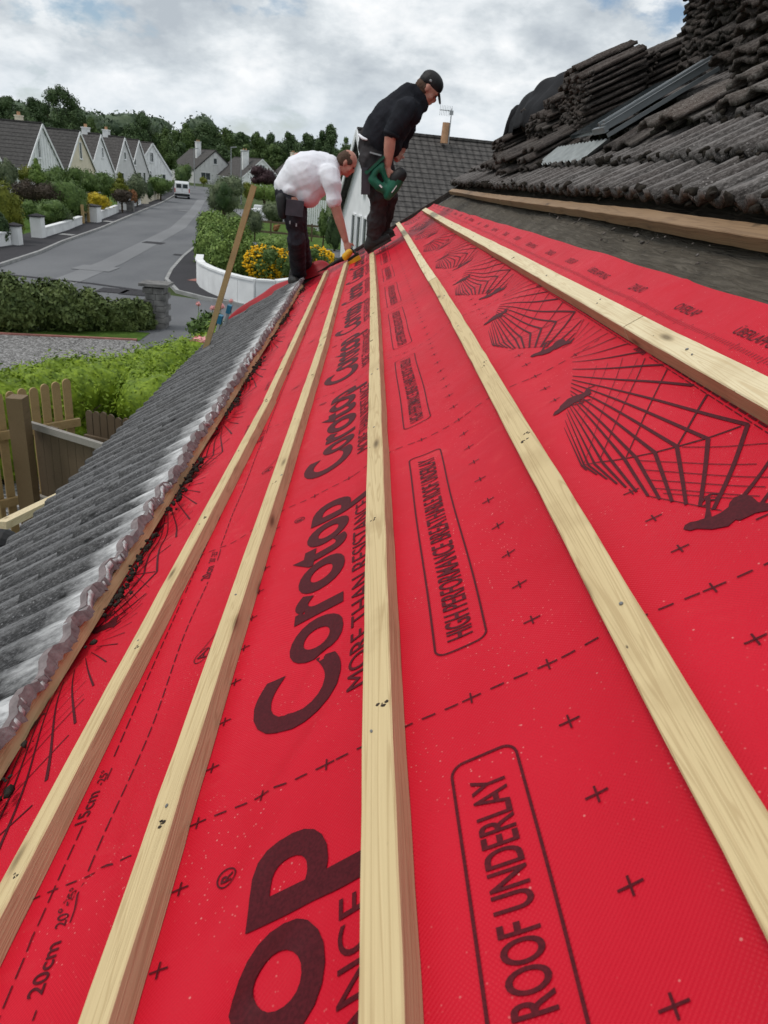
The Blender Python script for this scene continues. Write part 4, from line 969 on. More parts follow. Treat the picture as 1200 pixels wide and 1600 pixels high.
def tree(label, px, ytop, wpx, Y, mat, ybot=None, seed=0, group='trees along the skyline', n=None, loose=0.0, cat='tree', kind='tree', core=0.66, leaf=None):
    rg = np.random.default_rng(seed+900); k = mpp(Y); top = at(px, ytop, Y); rx = wpx*k/2; zt = top[2]; zb = max(0.8, zt*0.16) if ybot is None else at(px, ybot, Y)[2]
    hz = (zt-zb)/2; cx, cy, cz = top[0], Y, (zt+zb)/2; B = [((cx, cy, cz-hz*0.05), (rx*0.62, rx*0.6, hz*0.82))]
    for q in range(13):
        a = rg.uniform(0, 6.28); h = rg.uniform(-0.75, 0.95); env = math.sqrt(max(0.05, 1-h*h))
        r = rg.uniform(0.22, 0.42); d = max(0, env-r*0.7)
        B.append(((cx+math.cos(a)*rx*d, cy+math.sin(a)*rx*d*0.8, cz+hz*h*0.86), (rx*r, rx*r, max(hz*r*0.72, 0.3))))
    B.append(((cx, cy, zt-hz*0.16), (rx*0.24, rx*0.24, hz*0.17)))
    o = empty(kind, (cx, cy, 0), label, cat, group)
    n = int(1.8*(n or min(9000, max(900, 2.6*wpx*(zt-zb)/k))))
    link('crown', leafcloud(B, n, leaf or max(0.12, 1.45*k), seed+5, core=core, shell=0.5), mat, o)
    mb = MB(); r = max(0.12, rx*0.06); mb.tube([(cx, cy, -0.1), (cx+r*.5, cy, zb+hz*0.4), (cx, cy, cz+hz*0.5)], [r, r*0.7, r*0.25], 8)
    for q in range(5):
        a = rg.uniform(0, 6.28); z0 = zb+hz*rg.uniform(0.1, 0.9); mb.tube([(cx, cy, z0), (cx+math.cos(a)*rx*0.6, cy+math.sin(a)*rx*0.6, z0+hz*0.6)], [r*0.45, r*0.15], 6)
    mb.build('trunk', MT['bark'], o)
    return o

# skyline
tree('dark broad tree rising behind the leftmost roof', 12, 150, 76, 135, MT['leaf_tree'], seed=1)
tree('near-black low tree between the two tall trees above the left roofs', 48, 152, 54, 150, MT['leaf_dark'], seed=2)
tree('tall feathery evergreen with ragged crown standing above the second roof', 92, 133, 66, 125, MT['leaf_tree'], seed=3, n=7000, core=0.45)
tree('small bushy tree on the right shoulder of the tall feathery evergreen', 122, 172, 34, 130, MT['leaf_tree'], seed=4)
tree('pointed yellow-green tree peeping over the third roof', 141, 186, 26, 120, MT['leaf_tree2'], seed=5)
tree('big round tree behind the last of the left-hand houses', 222, 174, 56, 165, MT['leaf_tree'], seed=6, n=7000)
tree('lower olive tree right of the big round tree', 258, 199, 44, 165, MT['leaf_tree2'], seed=7)
tree('dark tree just left of the big round tree, over the roofs', 196, 196, 26, 190, MT['leaf_tree'], seed=8)
tree('dark tree with a small pointed top left of the neighbouring roof', 515, 195, 40, 190, MT['leaf_tree'], seed=9)
tree('low dark tree behind the bent man in white', 478, 208, 40, 200, MT['leaf_tree'], seed=10)
tree('dark tree above the yellow chimney', 450, 206, 36, 215, MT['leaf_tree'], seed=11)
for k, (x, y, w, l) in enumerate(((290, 192, 44, 'dome-shaped wood tree above the chimney of the far grey house'), (322, 192, 48, 'tallest rounded tree of the wood behind the far grey house'), (352, 200, 42, 'wood tree right of the tallest rounded one'),
                                  (378, 207, 36, 'wood tree above the second lamp post'), (402, 206, 34, 'wood tree with a small peak above the white chimney'), (424, 209, 36, 'wood tree above the right-hand far gable'), (541, 214, 30, 'small skyline tree touching the neighbouring roof'))):
    tree(l, x, y, w, 235+k*4, MT['leaf_tree' if k % 2 else 'leaf_tree2'], seed=20+k)
for k, (x, y, w) in enumerate(((165, 196, 30), (305, 232, 40), (345, 228, 40), (385, 226, 36), (280, 222, 30), (430, 226, 40), (465, 226, 36))):
    tree(['pale far tree on the wooded rise above the fourth roof', 'low tree behind the chimney of the far grey house', 'low tree just behind the far grey gable', 'low tree between the two far houses', 'low tree left of the far grey roof', 'low tree behind the right-hand far gable', 'low tree behind the yellow chimney'][k], x, y, w, 205, MT['leaf_tree2' if k % 2 else 'leaf_tree'], seed=40+k, group='low trees behind the far houses')
def wood():
    rg = np.random.default_rng(5); B = []
    for k in range(150):
        x = rg.uniform(-330, 60); y = rg.uniform(285, 420); z = 5+(y-285)*0.05+(5 if x < -80 else 0)+rg.uniform(-1, 2.5)
        B.append(((x, y, z), (rg.uniform(7, 13), 7, rg.uniform(4, 7))))
    o = link('wood', leafcloud(B, 60000, 0.9, 6, core=0.85), MT['leaf_far']); tag(o, 'distant dark green wood along the horizon', 'wood', kind='stuff')
wood()

# ------------------------------------------------------------------ houses
def hmesh(o, name, mb, mat, parent=None): return mb.build(name, mat, parent or o)
def gable_house(label, cx, cy, ang, w, L, ze, zr, wall, roof, fascia, windows=(), chimney=None, clad=0, over=0.12, group=None, side=(), barge_w=0.22, courses=True, zb=0.0, pitch=0.42):
    n = np.array([math.cos(ang), math.sin(ang), 0]); e = np.array([-n[1], n[0], 0]); O = np.array([cx, cy, zb]); zv = np.array([0, 0, 1.0])
    def Pt(a, d, z): return O+e*a+n*d+zv*z          # a along gable, d outwards, z up
    o = empty('house', (cx, cy, 0), label, 'house', group); o.matrix_world = Matrix.Translation((cx, cy, 0))
    mb = MB(); h = w/2
    vs = [Pt(-h, 0, -.1), Pt(h, 0, -.1), Pt(h, 0, ze), Pt(0, 0, zr), Pt(-h, 0, ze)]+[Pt(-h, -L, -.1), Pt(h, -L, -.1), Pt(h, -L, ze), Pt(0, -L, zr), Pt(-h, -L, ze)]
    mb.add(vs, [(0, 1, 2, 3, 4), (9, 8, 7, 6, 5), (0, 4, 9, 5), (1, 6, 7, 2)]); hmesh(o, 'wall', mb, wall)
    sl = (zr-ze)/h; ln = math.hypot(1, sl); th = 0.14
    ch = None
    for sgn in (-1, 1):
        mb = MB(); ex = h+over*0.9; nc = max(6, int(ex*ln/pitch)) if courses else 1
        for k in range(nc):           # each course a thin step so the roof reads as tiled
            a0 = ex*k/nc; a1 = ex*(k+1)/nc+0.05; z0 = zr+0.10-sl*a0; z1 = zr+0.10-sl*a1; up = 0.045
            q = [Pt(sgn*a0, over, z0), Pt(sgn*a1, over, z1+up), Pt(sgn*a1, -L-over, z1+up), Pt(sgn*a0, -L-over, z0)]
            q += [p-zv*(0.06) for p in q]; mb.add(q, [(0, 1, 2, 3), (7, 6, 5, 4), (0, 4, 5, 1), (1, 5, 6, 2), (2, 6, 7, 3), (3, 7, 4, 0)])
        rf_ = hmesh(o, 'roof', mb, roof)
        mb = MB()
        for d in (over+0.03, ):
            mb.beam(Pt(0, d, zr-0.02), Pt(sgn*ex, d, zr-sl*ex-0.02), 0.05, barge_w, up=tuple(np.array([0, 0, 1.0])))
        hmesh(o, 'barge_board', mb, fascia)
        mb = MB(); mb.beam(Pt(sgn*(ex+0.03), over, zr-sl*ex+0.0), Pt(sgn*(ex+0.03), -L-over, zr-sl*ex+0.0), 0.10, 0.12); hmesh(o, 'gutter', mb, fascia if fascia is not MT['dark'] else MT['dark'])
    mb = MB(); mb.beam(Pt(0, over, zr+0.13), Pt(0, -L-over, zr+0.13), 0.25, 0.10); hmesh(o, 'ridge_tiles', mb, roof)
    for (a, z, ww, hh) in windows:
        mb = MB(); t = 0.07
        mb.box((0, 0, 0), (1, 1, 1), lambda v: Pt(a+v[0]*0, 0.02, z)+0*v) if False else None
        for da, dz, sa, sz in ((-ww/2, 0, t, hh+t), (ww/2, 0, t, hh+t), (0, hh/2, ww-t, t), (0, -hh/2, ww-t, t)):
            mb.box((a+da, 0.03, z+dz), (sa, 0.08, sz), lambda v: Pt(v[0], v[1], v[2]))
        if ww > 1.0: mb.box((a, 0.03, z), (t*0.8, 0.07, hh-t), lambda v: Pt(v[0], v[1], v[2]))
        wf = hmesh(o, 'window', mb, MT['pvc'])
        mb = MB(); mb.box((a, 0.015, z), (ww-t*0.9, 0.02, hh-t*0.9), lambda v: Pt(v[0], v[1], v[2])); g = mb.build('pane', MT['glass'], wf)
        mb = MB(); mb.box((a, 0.07, z-hh/2-t*0.9), (ww+0.2, 0.14, 0.06), lambda v: Pt(v[0], v[1], v[2])); mb.build('sill', MT['pvc'], wf)
    for (a, z, ww, hh, sgn) in side:
        mb = MB(); mb.box((0, 0, 0), (0.06, ww, hh), lambda v: Pt(sgn*(h+0.02)+v[0], -a+v[1], z+v[2])); hmesh(o, 'window', mb, MT['glass'])
    if clad:
        mb = MB()
        for k in range(clad):
            a = -h+w*(k+0.5)/clad; zt = zr-sl*abs(a)-0.1; z0 = min(ze*0.98, zt-0.1)
            ok = True
            mb.box((a, 0.035, (z0+zt)/2), (0.05, 0.05, zt-z0), lambda v: Pt(v[0], v[1], v[2]))
        hmesh(o, 'cladding_batten', mb, wall)
    if chimney:
        a, d, cw, zt, cm = chimney; mb = MB(); z0 = zr-sl*abs(a)-0.5; mb.box((a, -d, (z0+zt)/2), (cw, cw*0.8, zt-z0), lambda v: Pt(v[0], v[1], v[2])); mb.box((a, -d, zt+0.05), (cw*1.15, cw*0.95, 0.12), lambda v: Pt(v[0], v[1], v[2]))
        c_ = hmesh(o, 'chimney', mb, cm); mb = MB()
        for q in (-1, 1): mb.tube([Pt(a+q*cw*0.22, -d, zt+0.08), Pt(a+q*cw*0.22, -d, zt+0.42)], [0.11, 0.09], 10, caps=False)
        mb.build('chimney_pot', MT['terracotta'], c_)
    return o
SG = 'steep-gabled houses along the left side of the street'
gable_house('white gabled house cut off by the left edge of the photo', -24.3, 51.5, math.radians(4), 8.0, 13, 2.45, 5.9, MT['white'], MT['roofh'], MT['pvc'], [(0.0, 4.0, 0.5, 1.3)], clad=14, group=SG)
gable_house('white clad gable with one slim window, nearest complete house on the left', -27.5, 70, math.radians(0), 7.7, 14, 2.4, 5.78, MT['white'], MT['roofh'], MT['pvc'], [(-0.9, 4.0, 0.55, 1.5), (2.2, 1.2, 1.2, 1.2)], clad=14, group=SG)
gable_house('cream gabled house with one slim window, second complete house on the left', -29.3, 84, math.radians(-2), 7.4, 14, 2.3, 5.78, MT['cream'], MT['roofh'], MT['pvc'], [(0.0, 4.1, 0.55, 1.5), (2.2, 1.2, 1.2, 1.2)], chimney=(0.3, 6.0, 0.7, 6.7, MT['cream']), group=SG)
gable_house('white gabled house with a low ridge chimney, right of the cream house', -29.9, 92.2, math.radians(-3), 7.0, 13, 2.2, 5.85, MT['white'], MT['roofg'], MT['pvc'], [(0.4, 4.1, 0.4, 1.0), (-1.2, 1.4, 0.9, 1.3), (1.2, 1.4, 0.9, 1.3)], chimney=(0.2, 1.6, 0.8, 6.4, MT['wallwhite']), group=SG)
gable_house('grey gabled house fourth along the left side', -30.2, 102, math.radians(-4), 7.0, 12, 2.1, 5.95, MT['greyrender'], MT['roofg'], MT['pvc'], [(0, 4.0, 0.6, 0.8), (-1.2, 1.4, 0.9, 1.3)], chimney=(0.2, 2.2, 0.8, 6.6, MT['wallwhite']), group=SG)
gable_house('grey gabled house with three ground-floor windows, fifth on the left', -30.7, 110, math.radians(-6), 6.6, 12, 2.1, 5.95, MT['greyrender'], MT['roofg'], MT['pvc'], [(-1.6, 3.4, 0.8, 0.8), (-1.6, 1.5, 0.8, 1.3), (0, 1.5, 0.8, 1.3), (1.5, 1.5, 0.8, 1.3)], group=SG)
gable_house('white clad gabled house turned to face the street, last before the van', -31.0, 118, math.radians(-38), 6.6, 12, 2.0, 5.9, MT['white'], MT['roofg'], MT['pvc'], [(-0.2, 4.1, 0.55, 1.2), (-1.0, 1.7, 1.3, 1.2), (1.8, 1.4, 0.6, 1.2)], clad=12, group=SG)
gable_house('far grey-white house with dark bargeboards and tall white chimney at the road end', -32.2, 172, math.radians(-58), 9.4, 15, 2.6, 6.5, MT['greyrender'], MT['roofg'], MT['dark'], [(-0.1, 4.5, 0.8, 1.1), (-2.2, 1.5, 2.0, 1.4), (1.2, 1.5, 1.6, 1.4), (3.5, 1.4, 0.7, 1.2)], chimney=(-1.7, 5.5, 1.0, 7.9, MT['wallwhite']), clad=10, group='houses at the far end of the road')
gable_house('far white house with big square white chimney right of the lamp posts', -21.6, 165, math.radians(-56), 9.0, 13, 1.9, 5.6, MT['white'], MT['roofg'], MT['pvc'], [(0, 3.9, 1.3, 1.3), (2.0, 1.3, 1.2, 1.2)], chimney=(-2.2, 3.4, 1.3, 6.9, MT['wallwhite']), clad=10, group='houses at the far end of the road')
gable_house('far dark-roofed house with a cream chimney, seen past the man in white', -10.5, 172, math.radians(-50), 9.0, 13, 2.1, 5.4, MT['greyrender'], MT['roofg'], MT['dark'], [(0, 3.9, 1.0, 1.1)], chimney=(-1.6, 7.6, 0.9, 7.5, MT['cream']), group='houses at the far end of the road')
gable_house('dark-roofed house behind the head of the man in white', -0.6, 62, math.radians(185), 7.5, 9, 2.8, 6.1, MT['white'], MT['roofg'], MT['dark'], [(0, 1.5, 1.2, 1.2)])
nb = gable_house('neighbouring white gabled house with broad grey tiled roof behind the man in black', -0.30, 35, math.radians(191.5), 9.0, 15, 2.5, 5.72, MT['white'], MT['roofn'], MT['pvc'],
    [(-1.2, 1.65, 0.75, 1.6), (0.1, 1.65, 0.75, 1.6), (1.5, 1.65, 0.75, 1.6), (0.75, 3.95, 0.45, 1.0)], chimney=None, over=0.35, barge_w=0.26, pitch=0.30)
mb = MB(); mb.tube([(3.06, 35.1, 5.6), (3.06, 35.1, 6.38)], [0.17, 0.15], 12, caps=False); c_ = mb.build('chimney_pot', MT['terracotta'], nb)
mb = MB(); mb.tube([(3.22, 35.0, 5.6), (3.22, 35.0, 6.9)], 0.025, 6); mb.beam((2.72, 35, 6.82), (3.3, 35, 6.82), 0.03, 0.03)
for k in range(8): mb.beam((2.74+k*0.07, 35, 6.62), (2.74+k*0.07, 35, 7.0), 0.012, 0.012, up=(1, 0, 0))
mb.box((3.22, 35, 6.75), (0.16, 0.05, 0.16)); mb.build('tv_aerial', MT['lampgrey'], nb)

# ------------------------------------------------------------------ garden walls, pillars, kerbside things
def wallrun(label, pts, h, th, mat, group=None, pillars=(), cap=True, kind='garden_wall', z0=-0.05):
    o = empty(kind, (pts[0][0], pts[0][1], 0), label, 'garden wall', group); mb = MB()
    for a, b in zip(pts, pts[1:]): mb.beam((a[0], a[1], (h+z0)/2), (b[0], b[1], (h+z0)/2), th, h-z0)
    mb.build('wall', mat, o)
    if cap:
        mb = MB()
        for a, b in zip(pts, pts[1:]): mb.beam((a[0], a[1], h+0.03), (b[0], b[1], h+0.03), th+0.07, 0.06)
        mb.build('coping', mat, o)
    for x, y, w, hh in pillars:
        mb = MB(); mb.box((x, y, (hh+z0)/2), (w, w, hh-z0)); p = mb.build('pillar', mat, o)
        mb = MB(); mb.box((x, y, hh+0.03), (w+0.1, w+0.1, 0.06)); mb.add([(x-w/2-.03, y-w/2-.03, hh+.06), (x+w/2+.03, y-w/2-.03, hh+.06), (x+w/2+.03, y+w/2+.03, hh+.06), (x-w/2-.03, y+w/2+.03, hh+.06), (x, y, hh+.16)], [(0, 1, 4), (1, 2, 4), (2, 3, 4), (3, 0, 4)]); mb.build('pillar_cap', MT['pave'], p)
    return o
WG = 'white garden walls along the left pavement'
wallrun('short white wall and pillars under the clipped hedge at the left edge', [(-15.6, 29.5), (-15.25, 34.2)], 0.6, 0.2, MT['wallwhite'], WG, [(-15.1, 34.5, 0.45, 0.85), (-15.5, 33.0, 0.4, 0.75)])
wallrun('white wall with a thick square pillar at its near end, first complete wall', [(-15.5, 38.4), (-16.1, 43.0), (-16.9, 47.6)], 0.48, 0.2, MT['wallwhite'], WG, [(-15.6, 38.2, 0.50, 1.02)])
wallrun('white wall between a broad pillar and the yellow shrub, second complete wall', [(-17.0, 50.4), (-17.9, 56.0), (-18.7, 60.6)], 0.55, 0.2, MT['wallwhite'], WG, [(-17.0, 50.0, 0.85, 0.98)])
wallrun('white wall with a tall pillar below the orange shrub, third complete wall', [(-19.2, 64.4), (-20.0, 69.0), (-20.6, 73.4)], 0.6, 0.2, MT['wallwhite'], WG, [(-19.2, 64.0, 0.8, 1.1)])
wallrun('cream wall topped with red flowers, nearest the van', [(-20.9, 75.8), (-21.5, 80.0), (-22.3, 85.6)], 0.85, 0.25, MT['cream'], WG, [(-20.85, 75.4, 0.8, 1.15), (-22.35, 86.0, 0.7, 1.1)])
wallrun('distant white wall beyond the van', [(-24.2, 95), (-26.5, 106), (-29.0, 117)], 0.8, 0.2, MT['wallwhite'], WG, [(-26.5, 106, 0.6, 1.0), (-29, 117, 0.6, 1.0)])
cw = [(gz(*p, 0.85)[0], gz(*p, 0.85)[1]) for p in ((313, 400), (311, 407), (316, 413), (330, 420), (352, 428), (375, 434), (400, 439), (430, 441), (470, 436), (505, 428))]
wallrun('curved low white wall on the street corner in front of the yellow flowers', cw, 0.85, 0.2, MT['wallwhite'])
for k, (x, y) in enumerate(((-18.1, 49.0), (-18.9, 62.6))):
    mb = MB(); mb.box((x+0.6, y, 0.4), (0.5, 0.4, 0.8)); mb.box((x+0.6, y, 0.83), (0.54, 0.44, 0.06)); tag(mb.build('meter_box', MT['stone']), ['grey box beside the wooden gate post past the first wall', 'small grey box by the third white wall'][k], 'utility box')
mb = MB(); mb.beam((-16.95, 48.2, 0), (-16.95, 48.2, 1.15), 0.14, 0.14, up=(1, 0, 0)); mb.beam((-17.0, 49.3, 0), (-17.0, 49.3, 1.1), 0.14, 0.14, up=(1, 0, 0)); mb.beam((-16.95, 48.2, 0.7), (-17.0, 49.3, 0.7), 0.05, 0.12); tag(mb.build('gate', MT['fencenew']), 'narrow wooden gate between the first two white walls', 'gate')
def lamp(label, base, top, r=0.07):
    o = empty('street_lamp', (base[0], base[1], 0), label, 'street lamp', 'street lamps at the end of the road'); mb = MB(); mb.tube([(base[0], base[1], 0), (base[0], base[1], top)], [r*1.3, r*0.7], 10, caps=False); mb.build('pole', MT['lampgrey'], o)
    mb = MB(); mb.beam((base[0]-0.05, base[1], top), (base[0]+0.75, base[1], top+0.12), 0.16, 0.12); mb.build('lamp_head', MT['lampgrey'], o)
p = at(303, 240, 138); lamp('thin grey lamp post in front of the far grey house', (p[0], p[1]), 6.0)
p = at(361, 232, 112); lamp('thin grey lamp post between the two far houses', (p[0], p[1]), 6.2)
p = at(377, 238, 92); lamp('thin grey lamp post in front of the big white chimney', (p[0], p[1]), 5.5)

# van, rear view, parked half on the left kerb
def van():
    c = gz(283, 311, 0.0); x0, y0 = float(c[0]), float(c[1])+0.6; ang = math.radians(13)
    M0 = Matrix.Translation((x0, y0, 0.02)) @ Matrix.Rotation(ang, 4, 'Z')
    o = empty('van', (x0, y0, 0), 'small white van parked by the left kerb, rear doors towards us', 'van'); o.matrix_world = M0
    def pt(mb, name, mat, parent=o):
        ob = MB(); ob.v = mb.v; ob.f = mb.f; q = ob.build(name, mat); q.parent = parent; return q
    prof = [(-0.02, 0.38), (-0.03, 0.75), (0.06, 1.62), (0.22, 1.80), (2.1, 1.82), (2.75, 1.20), (3.65, 1.02), (3.95, 0.82), (4.0, 0.35), (3.6, 0.22), (0.3, 0.22)]
    mb = MB(); rings = [(-0.86, 0.97), (-0.78, 1.0), (0.78, 1.0), (0.86, 0.97)]; n = len(prof)
    for x, k in rings:
        for y, z in prof: mb.v.append((x*(0.90 if z > 1.5 else 1.0), 2+(y-2)*k, 0.9+(z-0.9)*k))
    for i in range(3):
        for j in range(n): mb.f.append((i*n+j, i*n+(j+1) % n, (i+1)*n+(j+1) % n, (i+1)*n+j))
    mb.f += [tuple(range(n-1, -1, -1)), tuple(range(3*n, 4*n))]; pt(mb, 'body', MT['vanwhite'])
    for sx in (-1, 1):
        mb = MB(); mb.box((sx*0.36, 0.012, 1.34), (0.54, 0.05, 0.42)); pt(mb, 'rear_window', MT['glass'])
        mb = MB(); mb.box((sx*0.79, -0.02, 0.88), (0.10, 0.06, 0.42)); pt(mb, 'tail_lamp', MT['red'])
        mb = MB(); mb.box((sx*0.845, 2.15, 1.42), (0.03, 0.9, 0.42)); pt(mb, 'side_window', MT['glass'])
        for y in (0.75, 3.25):
            mb = MB(); mb.tube([(sx*0.62, y, 0.29), (sx*0.85, y, 0.29)], 0.30, 18, caps=False); wh = pt(mb, 'wheel', MT['black'])
            mb = MB(); mb.tube([(sx*0.80, y, 0.29), (sx*0.865, y, 0.29)], 0.16, 14, caps=False); q = pt(mb, 'rim', MT['lampgrey'], wh)
    mb = MB(); mb.box((0, -0.05, 0.42), (1.66, 0.14, 0.22)); pt(mb, 'bumper', MT['black'])
    mb = MB(); mb.box((0, -0.04, 0.66), (0.48, 0.03, 0.11)); pt(mb, 'number_plate', MT['pvc'])
    mb = MB(); mb.box((0, -0.035, 0.95), (0.02, 0.02, 1.0)); pt(mb, 'door_seam', MT['dark'])
van()

# ------------------------------------------------------------------ planting
S = shrub
GL = 'shrubs in the front gardens on the left'
S('clipped_hedge', 'tall clipped yellow-green hedge at the left edge above the white pillars', 2, 282, 372, 66, 35.8, MT['leaf_gold'], n=9000, group=GL, deep=0.8)
S('shrub', 'low dark shrub in front of the clipped hedge at the left edge', 0, 330, 385, 30, 34, MT['leaf_dark'], group=GL)
S('spruce', 'blue-grey shrub below the leftmost white gable', 10, 250, 292, 34, 50, MT['leaf_grey'], group=GL)
S('hedge', 'brown clipped hedge behind the loose green shrubs on the left', 56, 285, 318, 62, 47.5, MT['leaf_brown'], group=GL, box=True)
S('shrub', 'loose pale green shrub spilling over the first white wall', 70, 313, 356, 78, 43.5, MT['leaf_mid'], n=7000, group=GL)
S('shrub', 'rounded olive shrub above the end of the first white wall', 104, 277, 340, 66, 48.5, MT['leaf_mid'], n=7000, group=GL)
S('shrub', 'low silvery shrub at the middle of the first white wall', 95, 325, 352, 40, 44.5, MT['leaf_grey'], group=GL)
S('conifer', 'small pointed yellow-green conifer under the first complete gable', 57, 248, 285, 26, 56, MT['leaf_light'], group=GL, cone=True)
S('shrub', 'yellow-green shrub left of the small pointed conifer', 42, 260, 288, 34, 57, MT['leaf_gold'], group=GL)
for k, (x, yt, w, Y) in enumerate(((80, 264, 44, 60), (110, 265, 44, 62), (140, 267, 44, 64), (168, 272, 36, 66))):
    S('hedge', ['leafy hedge length under the cream gable', 'leafy hedge length below the third roof', 'leafy hedge length above the yellow-flowered shrub', 'dark hedge length left of the golden cone'][k], x, yt, yt+36, w, Y, MT['leaf_mid'], group=GL)
S('yellow_shrub', 'yellow-flowered round shrub behind the second white wall', 155, 304, 328, 44, 54, MT['leaf_yellow'], group=GL, n=2600)
S('conifer', 'golden cone-shaped conifer behind the second white wall', 188, 270, 306, 28, 62, MT['leaf_gold'], group=GL, cone=True, n=2600)
S('hedge', 'brown-green clipped hedge beside the golden cone', 190, 296, 318, 34, 60.5, MT['leaf_brown'], group=GL)
S('orange_shrub', 'small orange-leaved shrub above the third white wall', 207, 298, 318, 16, 65.5, MT['leaf_orange'], group=GL, leaf=0.08)
S('shrub', 'grey-green bush below the grey gables', 213, 272, 314, 38, 70, MT['leaf_grey'], group=GL)
S('shrub', 'green bush left of the van, behind the cream wall', 250, 276, 304, 44, 84, MT['leaf_mid'], group=GL)
S('shrub', 'small dark bush beside the cream wall with red flowers', 230, 285, 312, 22, 76, MT['leaf_dark'], group=GL)
S('round_tree', 'rounded dark-olive tree right behind the van', 284, 257, 290, 32, 112, MT['leaf_tree2'], cat='tree', n=1500)
S('yellow_shrub', 'tiny yellow bush in front of the far grey house', 318, 277, 288, 14, 150, MT['leaf_gold'], n=300)
S('purple_tree', 'dark purple-leaved tree in front of the right-hand far house', 414, 262, 293, 52, 92, MT['leaf_purple'], cat='tree', n=2500)
S('hedge', 'flat clipped green hedge under the purple tree', 412, 290, 312, 54, 84, MT['leaf_light'], box=True)
S('shrub', 'yellow-green shrub beside the clipped hedge and lamp post', 388, 284, 310, 22, 80, MT['leaf_gold'])
S('shrub', 'round grey-green bush where the road narrows, right kerb', 350, 278, 336, 66, 58, MT['leaf_grey'], n=6500)
S('shrub', 'dark inner bush at the heart of the round grey-green bush', 348, 286, 330, 34, 57, MT['leaf_dark'], n=1200)
S('shrub', 'small olive bush right of the leaning timber, upper one', 398, 326, 366, 34, 47, MT['leaf_grey'])
GR = 'feathery green bushes behind the curved corner wall'
for k, (x, yt, yb, w, Y, l) in enumerate(((338, 330, 392, 64, 41, 'farthest feathery bush along the right kerb'), (330, 352, 425, 60, 33.5, 'feathery bush leaning over the pavement'), (352, 372, 440, 64, 29.4, 'feathery bush just behind the curved wall'), (372, 340, 405, 50, 36, 'feathery bush right of the leaning timber'), (383, 375, 438, 46, 29, 'feathery bush left of the yellow flowers'))):
    S('feathery_bush', l, x, yt, yb, w, Y, MT['leaf_light'], n=7000, group=GR, leaf=0.07)
# flowering bushes
def flowers(o, px, ytop, ybot, wpx, Y, mat, n, size, seed):
    rg = np.random.default_rng(seed); k = mpp(Y); pts = []
    c = at(px, (ytop+ybot)/2, Y); hz = (ybot-ytop)*k/2; rx = wpx*k/2
    d = rg.normal(size=(n, 3)); d /= np.linalg.norm(d, axis=1)[:, None]; d[:, 1] = -np.abs(d[:, 1])*0.9
    P = c+d*np.array([rx, rx*0.75, hz])*rg.uniform(0.88, 1.1, (n, 1))
    f = clumps('blossom', P, size*0.6, size*1.2, mat, o, None, seed, 0.8); tag(f, kind='stuff')
for k, (x, yt, yb, w, l) in enumerate(((414, 384, 438, 66, 'yellow-flowered bush left of the trousers of the man in white'), (452, 388, 436, 50, 'yellow-flowered bush behind the legs of the man in white'), (494, 386, 432, 64, 'yellow-flowered bush right of the legs, above the loose red sheet'))):
    o = S('flowering_bush', l, x, yt, yb, w, 28.3-0.2*k, MT['leaf_mid'], n=5000, cat='bush', group='yellow-flowered bushes behind the corner wall', leaf=0.06)
    flowers(o, x, yt, yb, w, 28.3-0.2*k, MT['yellowfl'], 420, 0.045, 60+k)
o = S('flowering_bush', 'green leafy mound above the yellow flowers', 430, 368, 400, 70, 31.5, MT['leaf_light'], n=4000, cat='bush')
S('conifer', 'dark narrow conifer between the arm of the man in white and the white gable', 524, 318, 396, 34, 45, MT['leaf_dark'], n=3500, deep=0.8)
S('conifer', 'lighter upright shrub left of the dark conifer', 506, 326, 372, 20, 47, MT['leaf_mid'])
for k, (x, yt, yb, w, Y) in enumerate(((428, 318, 350, 40, 66), (462, 318, 352, 44, 66), (492, 334, 360, 36, 62), (482, 352, 376, 40, 56))):
    S('shrub', ['silvery shrub in the far garden left of the legs', 'silvery shrub in the far garden behind the legs', 'dark shrub in the far garden below the bent arm', 'low dark shrub beside the fence rails in the far garden'][k], x, yt, yb, w, Y, MT[['leaf_grey', 'leaf_grey', 'leaf_dark', 'leaf_mid'][k]], group='shrubs in the far garden')
for k, (x, yt) in enumerate(((432, 350), (474, 360))):
    S('red_flowering_plant', ['small red-flowered plant on the far lawn', 'small purple-flowered plant beside the far rails'][k], x, yt, yt+12, 12, 56, MT['leaf_orange' if k == 0 else 'leaf_purple'], n=200)
# dark rail fence across the far lawn
def rails(label, a, b, hs, posts, mat, w=0.05, h=0.12):
    o = empty('rail_fence', (a[0], a[1], 0), label, 'fence'); a = np.array(a, float); b = np.array(b, float)
    for z in hs: mb = MB(); mb.beam((*a, z), (*b, z), w, h); mb.build('rail', mat, o)
    for k in range(posts): q = a+(b-a)*k/(posts-1); mb = MB(); mb.beam((*q, -0.05), (*q, hs[-1]+0.12), 0.10, 0.10, up=(1, 0, 0)); mb.build('post', mat, o)
rails('dark timber rail fence across the far lawn', (-8.6, 50.5), (0.5, 50.0), (0.35, 0.95), 8, MT['fenceold'])
mb = MB(); 
for k in range(9): mb.box((-4.4+k*0.16, 60, 1.1), (0.13, 0.05, 2.2))
tag(mb.build('board_fence', MT['pvc']), 'white board fence panel glimpsed under the bent man in white', 'fence')
mb = MB(); mb.box((-9.4, 71, 0.45), (1.8, 0.9, 0.5)); mb.box((-9.4, 71, 0.85), (1.1, 0.7, 0.35)); q = remesh(mb, 'bench', 0.06, 1); tag(link('covered_seat', q, MT['pvc']), 'small white covered object in the far driveway', 'garden object')

